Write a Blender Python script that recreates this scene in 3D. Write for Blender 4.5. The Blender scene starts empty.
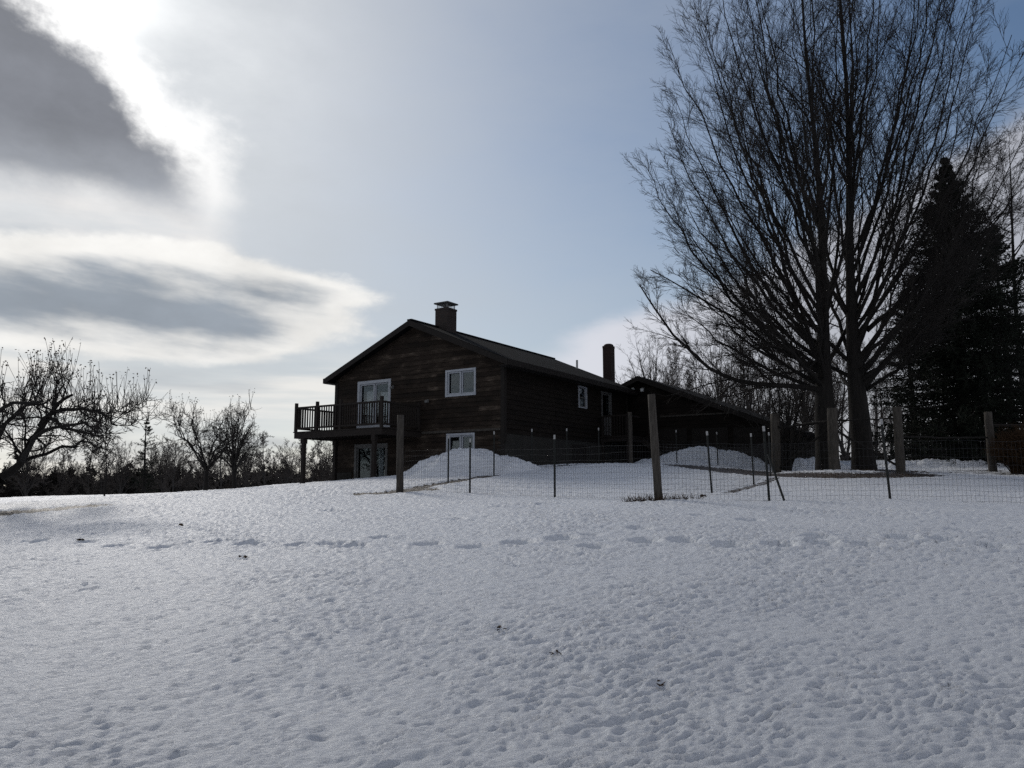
import bpy, math, random
import numpy as np
from mathutils import Vector

random.seed(7)
RNG = np.random.default_rng(11)
SC = bpy.context.scene
COL = SC.collection
EYE = 1.6
F = 790.0
PITCH = math.atan(106 / 790)
SUN_AZ, SUN_EL = math.radians(-30.5), math.radians(30.5)


def at(px, py, Y):
    """world point seen at a photo pixel at forward distance Y (layout measurements)"""
    a = (px - 512) / F
    b = (384 - py) / F
    y = math.cos(PITCH) - b * math.sin(PITCH)
    z = math.sin(PITCH) + b * math.cos(PITCH)
    return np.array([a * Y / y, Y, z * Y / y + EYE])


# ------------------------------------------------------------------ scene properties
def tag(o, label=None, cat=None, group=None, kind=None):
    for k, v in (('label', label), ('category', cat), ('group', group), ('kind', kind)):
        if v:
            o[k] = v
    return o


def empty(name, loc, rz=0.0):
    o = bpy.data.objects.new(name, None)
    COL.objects.link(o)
    o.location = loc
    o.rotation_euler = (0, 0, rz)
    return o


def link(name, me, mat=None, parent=None):
    o = bpy.data.objects.new(name, me)
    COL.objects.link(o)
    if mat:
        me.materials.append(mat)
    if parent:
        o.parent = parent
    return o


def copy_tree(o, parent=None):
    c = o.copy()
    COL.objects.link(c)
    if parent:
        c.parent = parent
    for ch in list(o.children):
        copy_tree(ch, c)
    return c


# ------------------------------------------------------------------ meshes from numpy
def mesh_np(name, V, F4, smooth=True, attrs=None):
    me = bpy.data.meshes.new(name)
    V = np.asarray(V, dtype=np.float32)
    F4 = np.asarray(F4, dtype=np.int32)
    k = F4.shape[1]
    me.vertices.add(len(V))
    me.vertices.foreach_set('co', V.ravel())
    me.loops.add(F4.size)
    me.loops.foreach_set('vertex_index', F4.ravel())
    me.polygons.add(len(F4))
    me.polygons.foreach_set('loop_start', np.arange(0, F4.size, k, dtype=np.int32))
    me.polygons.foreach_set('use_smooth', np.full(len(F4), smooth, dtype=bool))
    me.update(calc_edges=True)
    for nm, (dom, arr) in (attrs or {}).items():
        a = me.attributes.new(nm, 'FLOAT', dom)
        a.data.foreach_set('value', np.asarray(arr, dtype=np.float32))
    me.validate()
    return me


def nrm(v):
    return v / np.maximum(np.linalg.norm(v, axis=-1, keepdims=True), 1e-9)


def tubes(groups):
    """groups of (P (m,n,3), R (m,n), sides) -> V, F"""
    Vs, Fs, base = [], [], 0
    for P, R, k in groups:
        m, n = P.shape[:2]
        T = np.empty_like(P)
        T[:, 1:-1] = P[:, 2:] - P[:, :-2]
        T[:, 0] = P[:, 1] - P[:, 0]
        T[:, -1] = P[:, -1] - P[:, -2]
        T = nrm(T)
        mean = nrm(P[:, -1] - P[:, 0])
        ref = np.where(np.abs(mean[:, 2:3]) > .75, np.array([[1., 0, 0]]), np.array([[0, 0, 1.]]))[:, None, :]
        A = nrm(np.cross(T, np.broadcast_to(ref, T.shape)))
        B = np.cross(T, A)
        th = np.arange(k) / k * 2 * math.pi
        ring = P[:, :, None, :] + R[:, :, None, None] * (A[:, :, None, :] * np.cos(th)[None, None, :, None] + B[:, :, None, :] * np.sin(th)[None, None, :, None])
        Vs.append(ring.reshape(-1, 3))
        idx = (np.arange(m * n * k).reshape(m, n, k)) + base
        a = idx[:, :-1, :]
        b = np.roll(a, -1, axis=2)
        d = idx[:, 1:, :]
        c = np.roll(d, -1, axis=2)
        Fs.append(np.stack([a, b, c, d], -1).reshape(-1, 4))
        base += m * n * k
    return np.concatenate(Vs), np.concatenate(Fs)


def tube_obj(name, groups, mat, parent=None, off=None, attrs=None):
    V, Fq = tubes(groups)
    if off is not None:
        V = V - np.asarray(off)
    return link(name, mesh_np(name, V, Fq, True, attrs), mat, parent)


class MB:
    """collects hard-edged solids into one mesh"""

    def __init__(self):
        self.v, self.f, self.t = [], [], []

    def solid(self, pts8, tint=0.5):
        b = len(self.v)
        self.v += [tuple(p) for p in pts8]
        for q in ((0, 3, 2, 1), (4, 5, 6, 7), (0, 1, 5, 4), (1, 2, 6, 5), (2, 3, 7, 6), (3, 0, 4, 7)):
            self.f.append(tuple(b + i for i in q))
            self.t.append(tint)
        return self

    def box(self, x0, x1, y0, y1, z0, z1, tint=0.5):
        return self.solid([(x0, y0, z0), (x1, y0, z0), (x1, y1, z0), (x0, y1, z0), (x0, y0, z1), (x1, y0, z1), (x1, y1, z1), (x0, y1, z1)], tint)

    def bar(self, p, q, w, h=None, tint=0.5):
        h = h or w
        p, q = Vector(p), Vector(q)
        d = (q - p).normalized()
        up = Vector((0, 0, 1)) if abs(d.z) < .9 else Vector((0, 1, 0))
        a = d.cross(up).normalized() * (w / 2)
        b = a.cross(d).normalized() * (h / 2)
        return self.solid([p - a - b, p + a - b, p + a + b, p - a + b, q - a - b, q + a - b, q + a + b, q - a + b], tint)

    def build(self, name, mat, parent=None, off=(0, 0, 0), bevel=0.0):
        V = np.array(self.v) - np.array(off)
        me = mesh_np(name, V, np.array(self.f), False, {'tint': ('FACE', self.t)})
        o = link(name, me, mat, parent)
        if bevel:
            m = o.modifiers.new('bevel', 'BEVEL')
            m.width = bevel
            m.segments = 2
            m.limit_method = 'ANGLE'
        return o


# ------------------------------------------------------------------ noise
def _h(ix, iy, seed):
    n = (ix.astype(np.int64) * 374761393 + iy.astype(np.int64) * 668265263 + seed * 1442695041) & 0xFFFFFFFF
    n = ((n ^ (n >> 13)) * 1274126177) & 0xFFFFFFFF
    return ((n ^ (n >> 16)) & 0xFFFF) / 65535.0


def perlin(x, y, seed=0):
    ix, iy = np.floor(x), np.floor(y)
    fx, fy = x - ix, y - iy
    u = fx * fx * fx * (fx * (fx * 6 - 15) + 10)
    v = fy * fy * fy * (fy * (fy * 6 - 15) + 10)

    def g(dx, dy):
        a = _h(ix + dx, iy + dy, seed) * 2 * math.pi
        return np.cos(a) * (fx - dx) + np.sin(a) * (fy - dy)
    return ((g(0, 0) * (1 - u) + g(1, 0) * u) * (1 - v) + (g(0, 1) * (1 - u) + g(1, 1) * u) * v) * 1.5


def sstep(a, b, x):
    t = np.clip((x - a) / (b - a), 0, 1)
    return t * t * (3 - 2 * t)


# ------------------------------------------------------------------ materials
def new_mat(name):
    m = bpy.data.materials.new(name)
    m.use_nodes = True
    nt = m.node_tree
    b = nt.nodes['Principled BSDF']
    return m, nt, b


def nd(nt, kind, **kw):
    n = nt.nodes.new(kind)
    for k, v in kw.items():
        setattr(n, k, v)
    return n


def ramp(nt, fac, stops):
    r = nd(nt, 'ShaderNodeValToRGB')
    e = r.color_ramp.elements
    while len(e) < len(stops):
        e.new(.5)
    for i, (p, c) in enumerate(stops):
        e[i].position = p
        e[i].color = (*c, 1) if len(c) == 3 else c
    nt.links.new(fac, r.inputs[0])
    return r.outputs[0]


def noise_tex(nt, scale, detail=4, vec_scale=(1, 1, 1), rough=.6, coord='Object', rot=0.0):
    tc = nd(nt, 'ShaderNodeTexCoord')
    mp = nd(nt, 'ShaderNodeMapping')
    mp.inputs['Scale'].default_value = vec_scale
    mp.inputs['Rotation'].default_value = (0, 0, rot)
    nt.links.new(tc.outputs[coord], mp.inputs[0])
    n = nd(nt, 'ShaderNodeTexNoise')
    n.inputs['Scale'].default_value = scale
    n.inputs['Detail'].default_value = detail
    n.inputs['Roughness'].default_value = rough
    nt.links.new(mp.outputs[0], n.inputs['Vector'])
    return n.outputs[0]


def bump(nt, b, h, strength, dist):
    bp = nd(nt, 'ShaderNodeBump')
    bp.inputs['Strength'].default_value = strength
    bp.inputs['Distance'].default_value = dist
    nt.links.new(h, bp.inputs['Height'])
    nt.links.new(bp.outputs[0], b.inputs['Normal'])


def simple(name, c1, c2, scale=6, rough=.8, vec=(1, 1, 1), bmp=.4, dist=.01, spec=.3, metal=0):
    m, nt, b = new_mat(name)
    n = noise_tex(nt, scale, 6, vec)
    nt.links.new(ramp(nt, n, [(.3, c1), (.7, c2)]), b.inputs['Base Color'])
    b.inputs['Roughness'].default_value = rough
    b.inputs['Specular IOR Level'].default_value = spec
    b.inputs['Metallic'].default_value = metal
    if bmp:
        bump(nt, b, n, bmp, dist)
    return m


def mixc(nt, fac, a, b):
    m = nd(nt, 'ShaderNodeMix', data_type='RGBA')
    for s, v in ((m.inputs[0], fac), (m.inputs[6], a), (m.inputs[7], b)):
        if hasattr(v, 'is_output'):
            nt.links.new(v, s)
        elif isinstance(v, (int, float)):
            s.default_value = v
        else:
            s.default_value = (*v, 1)
    return m.outputs[2]


def attr(nt, name):
    return nd(nt, 'ShaderNodeAttribute', attribute_name=name).outputs['Fac']


def mk_snow(name, with_bare):
    m, nt, b = new_mat(name)
    big = noise_tex(nt, .35, 4)
    col = ramp(nt, big, [(.3, (.775, .805, .855)), (.7, (.835, .86, .90))])
    fine = noise_tex(nt, 46, 6, rough=.8)
    if with_bare:
        litter = noise_tex(nt, 22, 6, rough=.75)
        dirt = ramp(nt, litter, [(.3, (.014, .010, .007)), (.52, (.042, .026, .015)), (.78, (.14, .085, .042))])
        bare = attr(nt, 'bare')
        edge = noise_tex(nt, 9, 5, rough=.7)
        mm = nd(nt, 'ShaderNodeMath', operation='ADD')
        nt.links.new(bare, mm.inputs[0])
        nt.links.new(edge, mm.inputs[1])
        msk = ramp(nt, mm.outputs[0], [(.93, (0, 0, 0)), (1.0, (1, 1, 1))])
        col = mixc(nt, msk, col, dirt)
    nt.links.new(col, b.inputs['Base Color'])
    b.inputs['Roughness'].default_value = .5
    b.inputs['Specular IOR Level'].default_value = .38
    mid = noise_tex(nt, 10, 6, (1, 2.6, 1), rough=.68, rot=-.5)
    ad = nd(nt, 'ShaderNodeMath', operation='MULTIPLY_ADD')
    ad.inputs[1].default_value = .5
    nt.links.new(fine, ad.inputs[0])
    nt.links.new(mid, ad.inputs[2])
    bump(nt, b, ad.outputs[0], 1.0, .034)
    return m


def mk_siding(name='weathered_siding', k=1.0, hi=1.0):
    m, nt, b = new_mat(name)
    t = attr(nt, 'tint')
    n = noise_tex(nt, 2.2, 8, (1.0, 1.0, 26), .7)
    n2 = noise_tex(nt, 1.1, 4, (1, 1, 2.5), .6)
    ad = nd(nt, 'ShaderNodeMath', operation='ADD')
    nt.links.new(n, ad.inputs[0])
    nt.links.new(n2, ad.inputs[1])
    ad2 = nd(nt, 'ShaderNodeMath', operation='MULTIPLY_ADD')
    ad2.inputs[1].default_value = .26
    nt.links.new(t, ad2.inputs[0])
    nt.links.new(ad.outputs[0], ad2.inputs[2])
    c = ramp(nt, ad2.outputs[0], [(.0, (.016, .011, .009)), (1.0, (.030, .021, .016))])
    r = c.node.color_ramp
    # sum runs about 0.7 .. 1.7 -> rescale
    sc = nd(nt, 'ShaderNodeMapRange')
    sc.inputs['From Min'].default_value = .85
    sc.inputs['From Max'].default_value = 1.50
    nt.links.new(ad2.outputs[0], sc.inputs[0])
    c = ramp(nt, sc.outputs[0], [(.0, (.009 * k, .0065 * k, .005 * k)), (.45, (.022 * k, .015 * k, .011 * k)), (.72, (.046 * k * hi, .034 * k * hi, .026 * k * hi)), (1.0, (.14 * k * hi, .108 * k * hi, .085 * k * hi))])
    nt.links.new(c, b.inputs['Base Color'])
    b.inputs['Roughness'].default_value = .85
    b.inputs['Specular IOR Level'].default_value = .2
    bump(nt, b, n, .5, .01)
    return m


def mk_brick(name, c1, c2, mortar):
    m, nt, b = new_mat(name)
    tc = nd(nt, 'ShaderNodeTexCoord')
    mp = nd(nt, 'ShaderNodeMapping')
    mp.inputs['Rotation'].default_value = (math.radians(90), 0, 0)
    sx = nd(nt, 'ShaderNodeSeparateXYZ')
    cx = nd(nt, 'ShaderNodeCombineXYZ')
    ad = nd(nt, 'ShaderNodeMath', operation='ADD')
    nt.links.new(tc.outputs['Object'], sx.inputs[0])
    nt.links.new(sx.outputs[0], ad.inputs[0])
    nt.links.new(sx.outputs[1], ad.inputs[1])
    nt.links.new(ad.outputs[0], cx.inputs[0])
    nt.links.new(sx.outputs[2], cx.inputs[1])
    br = nd(nt, 'ShaderNodeTexBrick')
    br.inputs['Color1'].default_value = (*c1, 1)
    br.inputs['Color2'].default_value = (*c2, 1)
    br.inputs['Mortar'].default_value = (*mortar, 1)
    br.inputs['Scale'].default_value = 1
    br.inputs['Brick Width'].default_value = .21
    br.inputs['Row Height'].default_value = .075
    br.inputs['Mortar Size'].default_value = .008
    nt.links.new(cx.outputs[0], br.inputs['Vector'])
    nt.links.new(br.outputs['Color'], b.inputs['Base Color'])
    b.inputs['Roughness'].default_value = .9
    bump(nt, b, br.outputs['Fac'], -.4, .01)
    return m


def mk_glass():
    m, nt, b = new_mat('window_glass')
    nt.nodes.remove(b)
    out = nt.nodes['Material Output']
    g = nd(nt, 'ShaderNodeBsdfGlossy')
    g.inputs['Roughness'].default_value = .02
    g.inputs['Color'].default_value = (.8, .85, .9, 1)
    t = nd(nt, 'ShaderNodeBsdfTransparent')
    t.inputs['Color'].default_value = (.75, .78, .8, 1)
    fr = nd(nt, 'ShaderNodeFresnel')
    fr.inputs['IOR'].default_value = 2.4
    n = noise_tex(nt, 1.3, 2)
    bp = nd(nt, 'ShaderNodeBump')
    bp.inputs['Strength'].default_value = .08
    bp.inputs['Distance'].default_value = .02
    nt.links.new(n, bp.inputs['Height'])
    nt.links.new(bp.outputs[0], g.inputs['Normal'])
    mx = nd(nt, 'ShaderNodeMixShader')
    ge = nd(nt, 'ShaderNodeNewGeometry')
    ml = nd(nt, 'ShaderNodeMath', operation='MULTIPLY_ADD')
    nt.links.new(ge.outputs['Backfacing'], ml.inputs[0])
    ml.inputs[1].default_value = -1.0
    ml.inputs[2].default_value = 1.0
    mq = nd(nt, 'ShaderNodeMath', operation='MULTIPLY')
    nt.links.new(ml.outputs[0], mq.inputs[0])
    nt.links.new(fr.outputs[0], mq.inputs[1])
    nt.links.new(mq.outputs[0], mx.inputs[0])
    nt.links.new(t.outputs[0], mx.inputs[1])
    nt.links.new(g.outputs[0], mx.inputs[2])
    nt.links.new(mx.outputs[0], out.inputs[0])
    return m


M = dict(
    snow=mk_snow('crusted_snow', True), pile=mk_snow('piled_snow', True), siding=mk_siding(), darksiding=mk_siding('dark_siding', .5, .5),  # last one: same siding with its colours scaled darker, for side wall and garage
    shingle=simple('asphalt_shingles', (.005, .005, .006), (.011, .011, .012), 14, 1.0, bmp=.6, spec=.05),
    trim=simple('dark_trim_wood', (.009, .007, .006), (.018, .014, .012), 8, .8),
    deckwood=simple('deck_wood', (.011, .008, .007), (.026, .020, .017), 9, .85, (1, 1, 4)),
    conc=simple('foundation_concrete', (.022, .021, .019), (.036, .034, .031), 3, .95),
    winframe=simple('window_frame_paint', (.34, .36, .40), (.42, .44, .48), 5, .5, bmp=0),
    dullframe=simple('dull_frame_paint', (.09, .09, .09), (.14, .14, .14), 5, .6, bmp=0),
    curtain=simple('curtain_cloth', (.78, .77, .74), (.88, .87, .84), 3, .9, (9, 9, .3), .5, .02),
    glass=mk_glass(),
    brick=mk_brick('chimney_brick', (.025, .017, .015), (.038, .024, .020), (.04, .038, .036)),
    redbrick=mk_brick('red_chimney_brick', (.026, .012, .010), (.036, .016, .013), (.03, .025, .023)),
    slab=simple('stone_cap', (.05, .05, .05), (.09, .09, .09), 7, .8),
    mesh=simple('spark_screen', (.2, .2, .2), (.3, .3, .3), 9, .5, metal=.6),
    pipe=simple('vent_pipe', (.5, .5, .5), (.6, .6, .6), 9, .5, bmp=0),
    lampdim=simple('dim_lamp', (.10, .10, .10), (.14, .14, .14), 9, .5, bmp=0), lampw=simple('lamp_housing', (.6, .6, .6), (.7, .7, .7), 9, .4, bmp=0),
    post=simple('weathered_post', (.030, .026, .022), (.085, .075, .065), 10, .9, (3, 3, .35), .9, .02),
    steel=simple('green_steel', (.006, .008, .007), (.014, .016, .015), 12, .6),
    white=simple('white_post_tip', (.28, .28, .28), (.4, .4, .4), 20, .6, bmp=0),
    wire=simple('galvanized_wire', (.02, .02, .022), (.04, .04, .042), 30, .5, bmp=0, metal=.3),
    bark=simple('maple_bark', (.008, .007, .0065), (.022, .019, .017), 7, .95, (2, 2, .35), 1.0, .04),
    twig=simple('twig_bark', (.011, .009, .008), (.022, .018, .016), 3, .9, bmp=0),
    greybark=simple('grey_bark', (.028, .026, .025), (.06, .055, .052), 6, .95, (2, 2, .4), .6),
    paletwig=simple('pale_twigs', (.045, .038, .034), (.085, .072, .064), 2, .9, bmp=0),
    leaf=simple('dead_leaf', (.03, .018, .012), (.07, .04, .022), 9, .9, bmp=0),
    needle=simple('spruce_needles', (.008, .011, .008), (.018, .023, .015), 2.2, .8, bmp=0, spec=.15),
    woods=simple('far_woods', (.012, .011, .010), (.026, .022, .019), 1.5, .95, bmp=0, spec=.1),
    brush=simple('brown_brush', (.03, .018, .011), (.075, .045, .025), 4, .95, bmp=0, spec=.1),
    dark=simple('room_plaster', (.10, .09, .08), (.14, .13, .12), 2, .9, bmp=0),
)

# ------------------------------------------------------------------ terrain
CP = [(0, 0, 0), (-8, 4, -.1), (8, 4, .05), (0, 8, .72), (-6, 10, .62), (6, 10, .92), (12, 10, .9), (-12, 14, .62), (0, 14, 1.2),
      (-3.16, 22.5, 1.54), (-1.11, 21, 1.5), (1.02, 19, 1.43), (3.04, 16.5, 1.40), (5.1, 15.8, 1.36), (7.12, 15, 1.38), (10.5, 15, 1.36), (18, 15, 1.3),
      (-1.87, 23.3, 1.8), (-.59, 26, 2.09), (.73, 29, 2.4), (2.08, 30, 2.5), (3.4, 31, 2.61), (4.8, 32, 2.64), (6.86, 33, 2.67), (8.56, 33, 2.59),
      (7.2, 23.7, 1.78), (4.87, 19.4, 1.53), (10, 30, 2.2), (11.35, 28, 2.3), (13.46, 27.5, 2.22), (17.55, 29, 2.25), (11.66, 29.5, 2.4), (12.97, 29.5, 2.42),
      (18.88, 35, 2.8), (14, 40, 2.9), (24, 30, 2.3), (-14.1, 22, 1.25), (-12.24, 32, 1.44), (-14.35, 28, 1.36), (-22.45, 35, 1.25), (-16, 25, .98), (-24, 24, .7),
      (-9.59, 36, 1.91), (-7.3, 34, 1.95), (-5.5, 32.3, 2.05), (-4.2, 31.2, 2.15), (-2.5, 30.5, 2.3), (-.3, 29.7, 2.4), (-8.9, 33.2, 1.8), (9, 38, 2.3), (12.5, 34, 2.3), (2, 35, 2.4), (-10, 48, 1.6), (4, 50, 2.2), (-20, 48, .9), (-35, 50, .4),
      (-15, 65, .6), (0, 75, 1.6), (20, 70, 2.2), (40, 50, 2.2), (40, 20, 1.2), (30, 90, 1.4), (-40, 80, -.8), (-20, 100, -.8), (0, -25, -2.2), (30, -15, -1.4), (-30, -15, -1.8), (-45, 15, -.2), (60, 0, .2), (-60, 50, -.6), (0, 120, 0.2)]
CP = np.array(CP, dtype=float)


def _tps(r2):
    return .5 * r2 * np.log(r2 + 1e-9)


_n = len(CP)
_A = np.zeros((_n + 3, _n + 3))
_r2 = ((CP[:, None, :2] - CP[None, :, :2]) ** 2).sum(-1)
_A[:_n, :_n] = _tps(_r2) + np.eye(_n) * .8
_A[:_n, _n:] = np.c_[np.ones(_n), CP[:, :2]]
_A[_n:, :_n] = _A[:_n, _n:].T
_W = np.linalg.solve(_A, np.r_[CP[:, 2], 0, 0, 0])


def ground0(x, y):
    x = np.atleast_1d(np.asarray(x, float))
    y = np.atleast_1d(np.asarray(y, float))
    out = np.empty(x.shape)
    for i in range(0, len(x), 40000):
        xs, ys = x[i:i + 40000], y[i:i + 40000]
        r2 = (xs[:, None] - CP[:, 0]) ** 2 + (ys[:, None] - CP[:, 1]) ** 2
        out[i:i + 40000] = _tps(r2) @ _W[:_n] + _W[_n] + _W[_n + 1] * xs + _W[_n + 2] * ys
    rr = np.hypot(x, y - 20)
    k = sstep(65, 130, rr)
    return np.clip(out, -3, 4) * (1 - k) + (-1.5) * k


def gz(x, y):
    return float(ground0(x, y)[0])


def relief(x, y):
    """wind crust and sun cups"""
    wx = x + .07 * perlin(x * 2.3, y * 2.3, 5)
    wy = y + .07 * perlin(x * 2.3 + 9, y * 2.3, 6)
    ca, sa = math.cos(.5), math.sin(.5)
    u, v = ca * wx + sa * wy, -sa * wx + ca * wy
    # drift ridges with a sharp lee edge, cups between them
    n1 = perlin(u * 3.2, v * 12.0, 1)
    n2 = perlin(u * 7.0, v * 23, 2)
    n3 = perlin(u * 14.0, v * 30.0, 12)
    rid = .5 - np.abs(n1) * 1.3 + .35 * n1
    rid2 = .5 - np.abs(n2) * 1.5 + .3 * n2
    area = .75 + .5 * sstep(-.35, .45, perlin(x * .45, y * .45, 8))
    far = 1 + .6 * sstep(6, 16, np.hypot(x, y))
    return (.016 * rid + .016 * rid2 + .011 * n3) * area * far + .020 * perlin(x * .8, y * 1.1, 3) + .05 * perlin(x * .22, y * .22, 4)


# strips and patches where the snow has gone: polylines (x, y) with half widths
BARE = [
    ([(-3.3, 22.6), (-1.87, 23.4), (-.59, 26.05), (.73, 29.0), (1.5, 29.7)], .40, 1.0),
    ([(-4.2, 22.4), (-3.1, 22.45), (-2.3, 22.35)], .36, 1.0),
    ([(.9, 29.0), (1.6, 29.3), (2.7, 29.9)], .45, .9),
    ([(7.0, 31.0), (8.0, 29.8), (9.0, 27.9), (10.0, 26.6), (11.3, 25.8), (12.3, 25.9), (13.2, 26.4)], 1.3, 1.0),
    ([(1.2, 29.15), (2.4, 30.0), (3.7, 31.2)], .32, .95),
    ([(9.0, 31), (11, 29.5), (13, 28.5)], 1.2, 1.0),
    ([(12.2, 29.6), (13.5, 29.8)], 1.3, 1.0),
    ([(13.2, 27.8), (15.5, 27.7), (18.2, 27.7), (22, 27.5)], .5, 1.0),
    ([(14.0, 30.5), (16.0, 30.6), (18.2, 29.9)], .45, .95),
    ([(16.5, 34), (19.5, 35), (22, 34.5)], 2.2, 1.0),
    ([(5.3, 19.8), (6.4, 22.0), (7.3, 23.6), (8.6, 26)], .2, .85),
    ([(-17.5, 24.6), (-16, 25.0), (-14.8, 25.7), (-13.6, 26.2)], .3, 1.0),
    ([(-22, 21.5), (-20, 23), (-17.5, 24.6)], .4, 1.0),
    ([(2.3, 16.35), (2.9, 16.4), (3.7, 16.5)], .13, .95),
    ([(5.0, 15.75), (5.4, 15.6)], .10, .8),
    ([(-.2, 21.1), (-1.4, 21)], .06, .62),
]



def hit(px, py):
    dv = at(px, py, 1) - np.array([0, 0, EYE])
    q = dv * 3
    for k in range(900):
        q = dv * (3 + k * .05)
        if q[2] + EYE <= gz(q[0], q[1]):
            break
    return (q[0], q[1])


BARE.append(([hit(-60, 517), hit(0, 513), hit(40, 510), hit(95, 505)], .6, 1.0))


def bare_mask(x, y):
    b = np.zeros(x.shape)
    for pts, w, s in BARE:
        d = np.full(x.shape, 1e9)
        for (x0, y0), (x1, y1) in zip(pts[:-1], pts[1:]):
            dx, dy = x1 - x0, y1 - y0
            t = np.clip(((x - x0) * dx + (y - y0) * dy) / (dx * dx + dy * dy), 0, 1)
            d = np.minimum(d, np.hypot(x - x0 - t * dx, y - y0 - t * dy))
        b = np.maximum(b, s * .62 * (1 - sstep(w * .55, w * 1.35, d)))
    return b


def prints():
    out = []
    r = random.Random(3)
    for i in range(23):
        px = 40 + i * 43 + r.uniform(-9, 9)
        out.append((at(px, 543 + r.uniform(-5, 5), 1), r.uniform(.6, 1.1)))
    for px, py in ((455, 520), (478, 512), (500, 506), (522, 508), (545, 503), (352, 548), (640, 528), (700, 515), (590, 535), (750, 520), (330, 510), (210, 530), (95, 536), (960, 532), (820, 545), (560, 540)):
        out.append((at(px, py, 1), r.uniform(.4, .8)))
    res = []
    for d, s in out:
        dirv = d - np.array([0, 0, EYE])
        lo = 3.0
        for k in range(400):
            q = dirv * lo
            if q[2] + EYE <= gz(q[0], q[1]):
                break
            lo += .06
        res.append((q[0], q[1], s))
    return res


def build_ground():
    th = np.concatenate([np.linspace(-math.pi, -.74, 70, endpoint=False), np.linspace(-.74, .74, 620, endpoint=False), np.linspace(.74, math.pi, 70, endpoint=False)])
    rr = np.concatenate([np.geomspace(.15, 2.6, 16, endpoint=False), np.geomspace(2.6, 46, 700, endpoint=False), np.geomspace(46, 3000, 70)])
    R, T = np.meshgrid(rr, th, indexing='ij')
    x, y = (R * np.sin(T)).ravel(), (R * np.cos(T)).ravel()
    z = ground0(x, y)
    near = 1 - sstep(35, 60, np.hypot(x, y))
    b = bare_mask(x, y)
    z = z + relief(x, y) * near * (1 - .6 * sstep(.3, .6, b)) - .035 * sstep(.25, .6, b)
    for fx, fy, s in prints():
        m = np.hypot(x - fx, y - fy) < .6
        dx, dy = x[m] - fx, y[m] - fy
        q = (dx / .17) ** 2 + (dy / .17) ** 2
        z[m] += s * (-.14 * np.exp(-q ** 2) + .02 * np.exp(-((np.sqrt(q) - 1.5) ** 2) * 4))
    for px, py, w in ((181, 527, .11), (243, 558, .11), (80, 541, .13), (500, 630, .06), (555, 656, .05), (661, 688, .055), (646, 622, .05), (320, 736, .05), (820, 690, .05)):
        fx, fy = hit(px, py)
        m = np.hypot(x - fx, y - fy) < .6
        z[m] -= .045 * np.exp(-(((x[m] - fx) / w) ** 2 + ((y[m] - fy) / w) ** 2))
    nr, nt_ = len(rr), len(th)
    V = np.c_[x, y, z]
    idx = np.arange(nr * nt_).reshape(nr, nt_)
    a, d = idx[:-1], idx[1:]
    Fq = np.stack([a, d, np.roll(d, -1, 1), np.roll(a, -1, 1)], -1).reshape(-1, 4)
    # centre cap
    c = len(V)
    V = np.vstack([V, [0, 0, gz(0, 0)]])
    cap = np.stack([idx[0], np.roll(idx[0], -1), np.full(nt_, c), np.full(nt_, c)], -1)
    me = mesh_np('snow_field', V, Fq, True, {'bare': ('POINT', np.r_[b, 0])})
    o = link('ground', me, M['snow'])
    tag(o, kind='structure')
    return o


build_ground()


def snow_pile(cx, cy, rx, ry, h, seed, label, skew=0.0, dirt=0.0):
    n1, n2 = 110, 90
    u, v = np.meshgrid(np.linspace(-1.05, 1.05, n1), np.linspace(-1.05, 1.05, n2), indexing='ij')
    u, v = u.ravel(), v.ravel()
    r = np.hypot(u, v)
    r = r * (1 + .13 * perlin(u * 1.7 + seed, v * 1.7, seed))
    uu = u + skew * (1 - r)
    prof = np.clip(1 - r, 0, 1) ** 1.15
    prof = np.where(prof > .5, .5 + .25 * np.tanh((prof - .5) / .25), prof) * 1.25
    x, y = cx + u * rx + skew * rx * prof, cy + v * ry
    lump = .13 * perlin(x * 1.1, y * 1.1, seed + 3) + (.07 * perlin(x * 3.1, y * 3.1, seed + 4)) + .055 * (.5 - np.abs(perlin(x * 6, y * 6, seed + 6)) * 1.5) + .05 * perlin(x * 9, y * 9, seed + 5)
    z = ground0(x, y) - .12 + h * prof + lump * sstep(0.02, .35, prof)
    z = np.where(r > 1.0, ground0(x, y) - .2, z)
    bare = np.where((r > .72) & (perlin(x * 1.3, y * 1.3, seed + 9) > .15), dirt, 0.0)
    idx = np.arange(n1 * n2).reshape(n1, n2)
    Fq = np.stack([idx[:-1, :-1], idx[1:, :-1], idx[1:, 1:], idx[:-1, 1:]], -1).reshape(-1, 4)
    base = np.array([cx, cy, gz(cx, cy)])
    o = link('snow_pile', mesh_np('snow_pile', np.c_[x, y, z] - base, Fq, True, {'bare': ('POINT', bare)}), M['pile'])
    o.location = base
    return tag(o, label, 'snow pile', 'snow piles around the house')


snow_pile(-1.45, 27.9, 3.05, 1.8, 1.0, 21, 'tall rough snow pile heaped in front of the gable wall, hiding the lower window', -.05, .3)
snow_pile(8.5, 35.0, 4.4, 1.6, 1.15, 33, 'long low snow pile banked against the front of the dark garage', .05, .35)
snow_pile(13.2, 35.5, 2.3, 1.4, .8, 45, 'small snow heap beside the multi-stemmed shrub, behind the twin maples')
snow_pile(17.6, 33.0, 4.6, 1.3, .42, 57, 'flat patch of banked snow in the shade under the spruces')

# ------------------------------------------------------------------ house
P0 = np.array([-.304, 30.0])
RZ = math.atan2(-.55, .835)
EX = np.array([.835, -.55])      # to the right along the gable wall
EY = np.array([.55, .835])       # towards the back
HB = 2.0
house = empty('wood_house', (P0[0], P0[1], HB), RZ)
tag(house, 'dark brown weathered board house with shallow gable roof and raised deck', 'house')
OFF = (0, 0, HB)
W, L = 9.0, 11.0
RIDGE_X, RIDGE_Z, SL = -4.45, 8.60, .425


def roof_z(x):
    return RIDGE_Z - SL * abs(x - RIDGE_X)


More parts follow.
